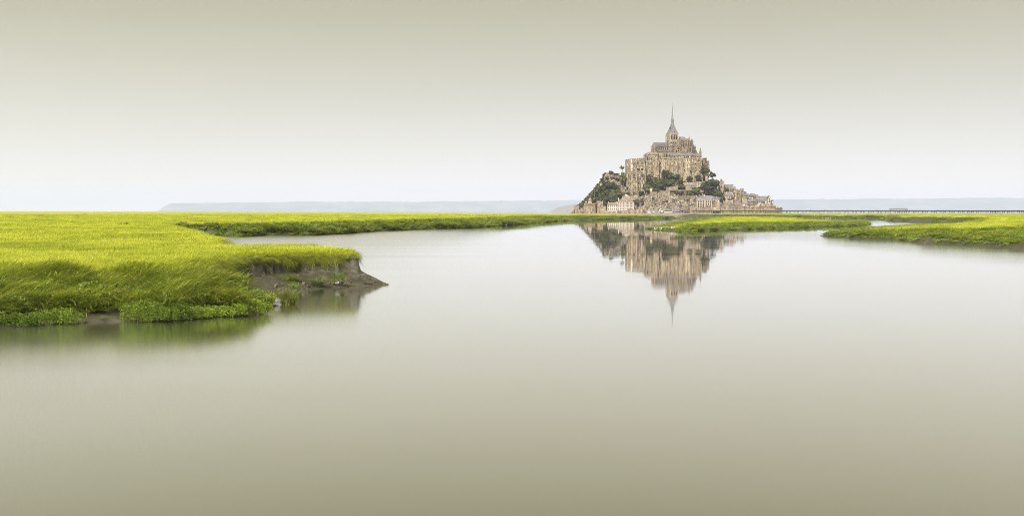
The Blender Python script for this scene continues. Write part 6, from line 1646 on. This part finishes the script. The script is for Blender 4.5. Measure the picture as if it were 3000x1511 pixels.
Y = Yw(836, .25); o = link('gull', GM, None, (Xp(988, Y), Y, .28), (0, 0, .6), (1.0,) * 3); tag(o, 'single white gull on the mud below the grassy cape', 'gull')
sm = MB()
n = 8; rings = [(-.55, .12, .62), (-.48, .27, .6), (-.1, .33, .62), (.3, .30, .64), (.5, .16, .7), (.62, .10, .82), (.78, .11, .86), (.9, .05, .78)]
vs_ = []
for x, r, z in rings: vs_ += [(x, r * math.cos(2*math.pi*i/n), z + r * math.sin(2*math.pi*i/n)) for i in range(n)]
sm.add(vs_, [(k*n+i, k*n+(i+1) % n, (k+1)*n+(i+1) % n, (k+1)*n+i) for k in range(len(rings)-1) for i in range(n)] + [tuple(range(n)), tuple(range(len(vs_)-1, len(vs_)-n-1, -1))], 0)
for x in (-.35, .32):
    for y in (-.14, .14): sm.bar((x, y, .45), (x + .03, y, .22), .06, 0, 5, .045); sm.bar((x + .03, y, .22), (x, y, 0), .04, 0, 5, .035)
SM_ = sm.mesh('sheep', [M['wool']], True)
rg = random.Random(3)
for k in range(16):
    px = rg.uniform(236, 372); Y = rg.uniform(1500, 1900); X = Xp(px, Y); z = float(LEFT.eval(np.array([X]), np.array([Y]))[0][0])
    tag(link('sheep', SM_, None, (X, Y, z + .1), (0, 0, rg.random() * 6.28), (1.5,) * 3), 'tiny white sheep grazing far out on the left marsh horizon', 'sheep', 'sheep on the far marsh')

# ---------------------------------------------------------------- plants and mud pieces on the near bank
def ground_at(px, py, land=LEFT, z=.4):
    for _ in range(6):
        Y = Yw(py, z); zz_ = float(land.eval(np.array([Xp(px, Y)]), np.array([Y]))[0][0]); z = .5 * z + .5 * max(zz_, 0.0)
    Y = Yw(py, z)
    return Xp(px, Y), Y, z
def shrub(label, px, py, w, h, dep, n, stems, seed, mats=('purslane', 'grass_deep', 'grass_bank'), matw=(.66, .16, .18), leaf=.038, group='purslane shrubs at the waterline', rz=.1):
    X, Y, z = ground_at(px, py); s = Y / F
    me = leaf_mesh('foliage', n, w * s / 2, dep, h * s * .9, leaf, [M[m] for m in mats], seed, stems, matw)
    t = thing('shrub', label, 'shrub', (X, Y, z), rz, group)
    link('foliage', me, t)
    b = MB(); rg = random.Random(seed)
    for k in range(stems // 3):
        a, r = rg.random() * 6.28, math.sqrt(rg.random()); x, y = w * s / 2 * r * math.cos(a), dep * r * math.sin(a); b.bar((x, y, -.1), (x + rg.uniform(-.08, .08), y, h * s * .5), .012, 0, 4, .005)
    b.build('stems', M['bark'], t)
shrub('leafy green purslane mat at the left edge of the picture', 40, 952, 170, 42, .55, 6500, 90, 1)
shrub('long green purslane mat left of the bare grey mud', 165, 948, 150, 50, .6, 6500, 80, 2)
shrub('big bushy purslane clump right of the bare grey mud', 425, 938, 130, 66, .7, 8000, 70, 3)
shrub('bushy purslane between the two big clumps of the near bank', 525, 934, 95, 52, .6, 5200, 50, 4)
shrub('low purslane joining the big clump to the next one', 480, 937, 90, 44, .5, 4200, 44, 8)
shrub('low purslane patch in front of the dark hollow of the bank', 585, 930, 80, 38, .5, 3800, 40, 9)
shrub('small purslane patch left of the bend shrub', 695, 921, 70, 36, .5, 3400, 36, 10)
shrub('low bright purslane row near the bend of the bank', 640, 926, 90, 36, .5, 4200, 50, 5)
shrub('bright purslane at the bend beside the small foamy outflow', 745, 915, 95, 44, .5, 4600, 46, 6)
shrub('dark green purslane higher up at the bend', 720, 886, 110, 46, .6, 4600, 46, 7, ('grass_deep', 'purslane'), (.6, .4))
def tussock(label, px, py, w, h, nb, seed, mats, matw, droop=.35, lean=.35):
    X, Y, z = ground_at(px, py); s = Y / F
    me = clump_mesh('blades', nb, w * s * .27, h * s * 1.05, lean, droop, .012, [M[m] for m in mats], seed, 3.0, matw)
    t = thing('grass_tussock', label, 'grass tussock', (X, Y, z - .03), 0, 'tussocks on the mud of the cape')
    link('blades', me, t)
    MB().ngon(0, 0, -.1, .12, w * s * .24, w * s * .12, 9).build('root_mound', M['ground_soil'], t)
M['ground_soil'] = plain('turf_soil', (0.085, 0.07, 0.05), .9, .3, 6)
tussock('large golden green tussock standing in the water edge of the bend', 843, 889, 72, 60, 520, 1, ('grass_bank', 'straw', 'greygreen'), (.45, .35, .2), .3, .3)
tussock('round grey green tussock in the middle of the mud slope', 932, 838, 48, 42, 560, 2, ('greygreen', 'grass_deep', 'straw'), (.6, .25, .15), .5, .4)
tussock('dark drooping tussock high under the overhanging turf', 855, 824, 42, 42, 400, 3, ('grass_deep', 'straw', 'grass_bank'), (.5, .3, .2), .6, .5)
tussock('straw coloured tussock left of the golden one', 795, 886, 46, 50, 340, 4, ('straw', 'grass_bank', 'grass_deep'), (.4, .4, .2), .55, .45)
tussock('slumped turf tuft just under the cliff near the golden tussock', 898, 812, 40, 26, 260, 6, ('grass_bank', 'straw', 'grass_deep'), (.4, .3, .3), .6, .5)
tussock('slumped dark tuft at the cliff foot above the grey green tussock', 948, 806, 34, 22, 220, 7, ('grass_deep', 'straw'), (.6, .4), .6, .5)
tussock('slumped tuft at the cliff foot near the end of the cape', 1022, 802, 30, 22, 200, 8, ('grass_bank', 'grass_deep', 'straw'), (.4, .3, .3), .6, .5)
tussock('hanging tuft in the shaded notch where cliff and grass slope meet', 872, 798, 46, 36, 300, 9, ('grass_bank', 'straw', 'grass_deep'), (.4, .3, .3), .6, .5)
tussock('small sparse tussock in the water beyond the tip of the cape', 1128, 834.5, 30, 10, 90, 5, ('greygreen', 'straw'), (.5, .5), .3, .5)
shrub('small round green plant right of the grey green tussock', 993, 824, 40, 34, .35, 1300, 16, 11, ('purslane', 'grass_deep'), (.5, .5), .035, 'small plants on the mud slope')
shrub('bright little plant at the foot of the drooping tussock', 862, 842, 24, 18, .22, 500, 10, 12, ('purslane',), (1,), .035, 'small plants on the mud slope')
shrub('tiny green plant left of the drooping tussock', 838, 822, 22, 12, .2, 380, 8, 13, ('purslane', 'grass_bank'), (.7, .3), .035, 'small plants on the mud slope')
shrub('dark marsh bush alone in the flat grass on the left', 366, 662, 30, 9, 1.0, 800, 20, 14, ('leaf_dark', 'leaf_mid'), (.7, .3), .16, 'dark bushes in the flat marsh')
rg = random.Random(21)
cm = [rock_mesh(70 + k) for k in range(4)]
for m in cm: m.materials.clear(); m.materials.append(M['ground_soil'])
spots = [(1000, 826, .28), (1012, 832, .22), (965, 830, .2), (978, 833, .18), (905, 838, .2), (890, 832, .24), (880, 826, .22), (1052, 800, .3), (1062, 806, .24), (1073, 812, .22), (1046, 794, .28), (1083, 818, .16), (1028, 826, .18), (1035, 818, .2), (868, 812, .2), (818, 850, .26), (808, 838, .24), (846, 848, .16), (948, 806, .2), (1098, 827, .14), (1106, 831, .1), (800, 858, .22), (826, 836, .2), (898, 846, .12), (1016, 838, .12)]
for k, (px, py, r) in enumerate(spots):
    X, Y, z = ground_at(px, py)
    o = link('mud_clod', rg.choice(cm), None, (X, Y, z + r * .1), (rg.random(), rg.random(), rg.random() * 6), (r * rg.uniform(.8, 1.5), r, r * .55))
    tag(o, 'dark clod of fallen turf on the mud slope of the cape', 'mud clod', 'fallen clods under the cape')
# small outflow of foamy water at the bend
X, Y, z = ground_at(808, 893)
b = MB(); vs_ = []
for j in range(10):
    for i in range(9):
        u, v = i / 8 - .5, j / 9
        vs_.append((u * (.35 + .55 * v) + .1 * v + .05 * math.sin(9 * v + i), .55 - 1.25 * v, max(.02, .42 * (1 - v) ** 1.6) + .07 * float(vnoise(np.array(i * .9), np.array(j * .8), 3)) * (1 - abs(2 * u)) + .03 - .12 * abs(2 * u)))
b.add(vs_, [(j * 9 + i, j * 9 + i + 1, j * 9 + i + 10, j * 9 + i + 9) for j in range(9) for i in range(8)])
M['foam'] = plain('river_foam', (0.16, 0.16, 0.165), .6, .1)
o = b.build('foam', M['foam'], None, (X, Y, .0)); tag(o, 'white foam where a small runnel enters the river at the bend', 'foam', None, 'thing')
# ---------------------------------------------------------------- the air
def make_haze():
    m = bpy.data.materials.new('haze_air'); m.use_nodes = True
    n, l = m.node_tree.nodes, m.node_tree.links
    n.clear()
    o = n.new('ShaderNodeOutputMaterial'); v = n.new('ShaderNodeVolumePrincipled')
    v.inputs['Color'].default_value = (0.62, 0.69, 0.90, 1)
    v.inputs['Density'].default_value = 4.7e-5
    v.inputs['Anisotropy'].default_value = 0.0
    l.new(v.outputs[0], o.inputs['Volume'])
    return m
hz = MB().box(-24000, 24000, -400, 36500, -14, 560)
hob = hz.build('haze', make_haze())
tag(hob, kind='stuff')
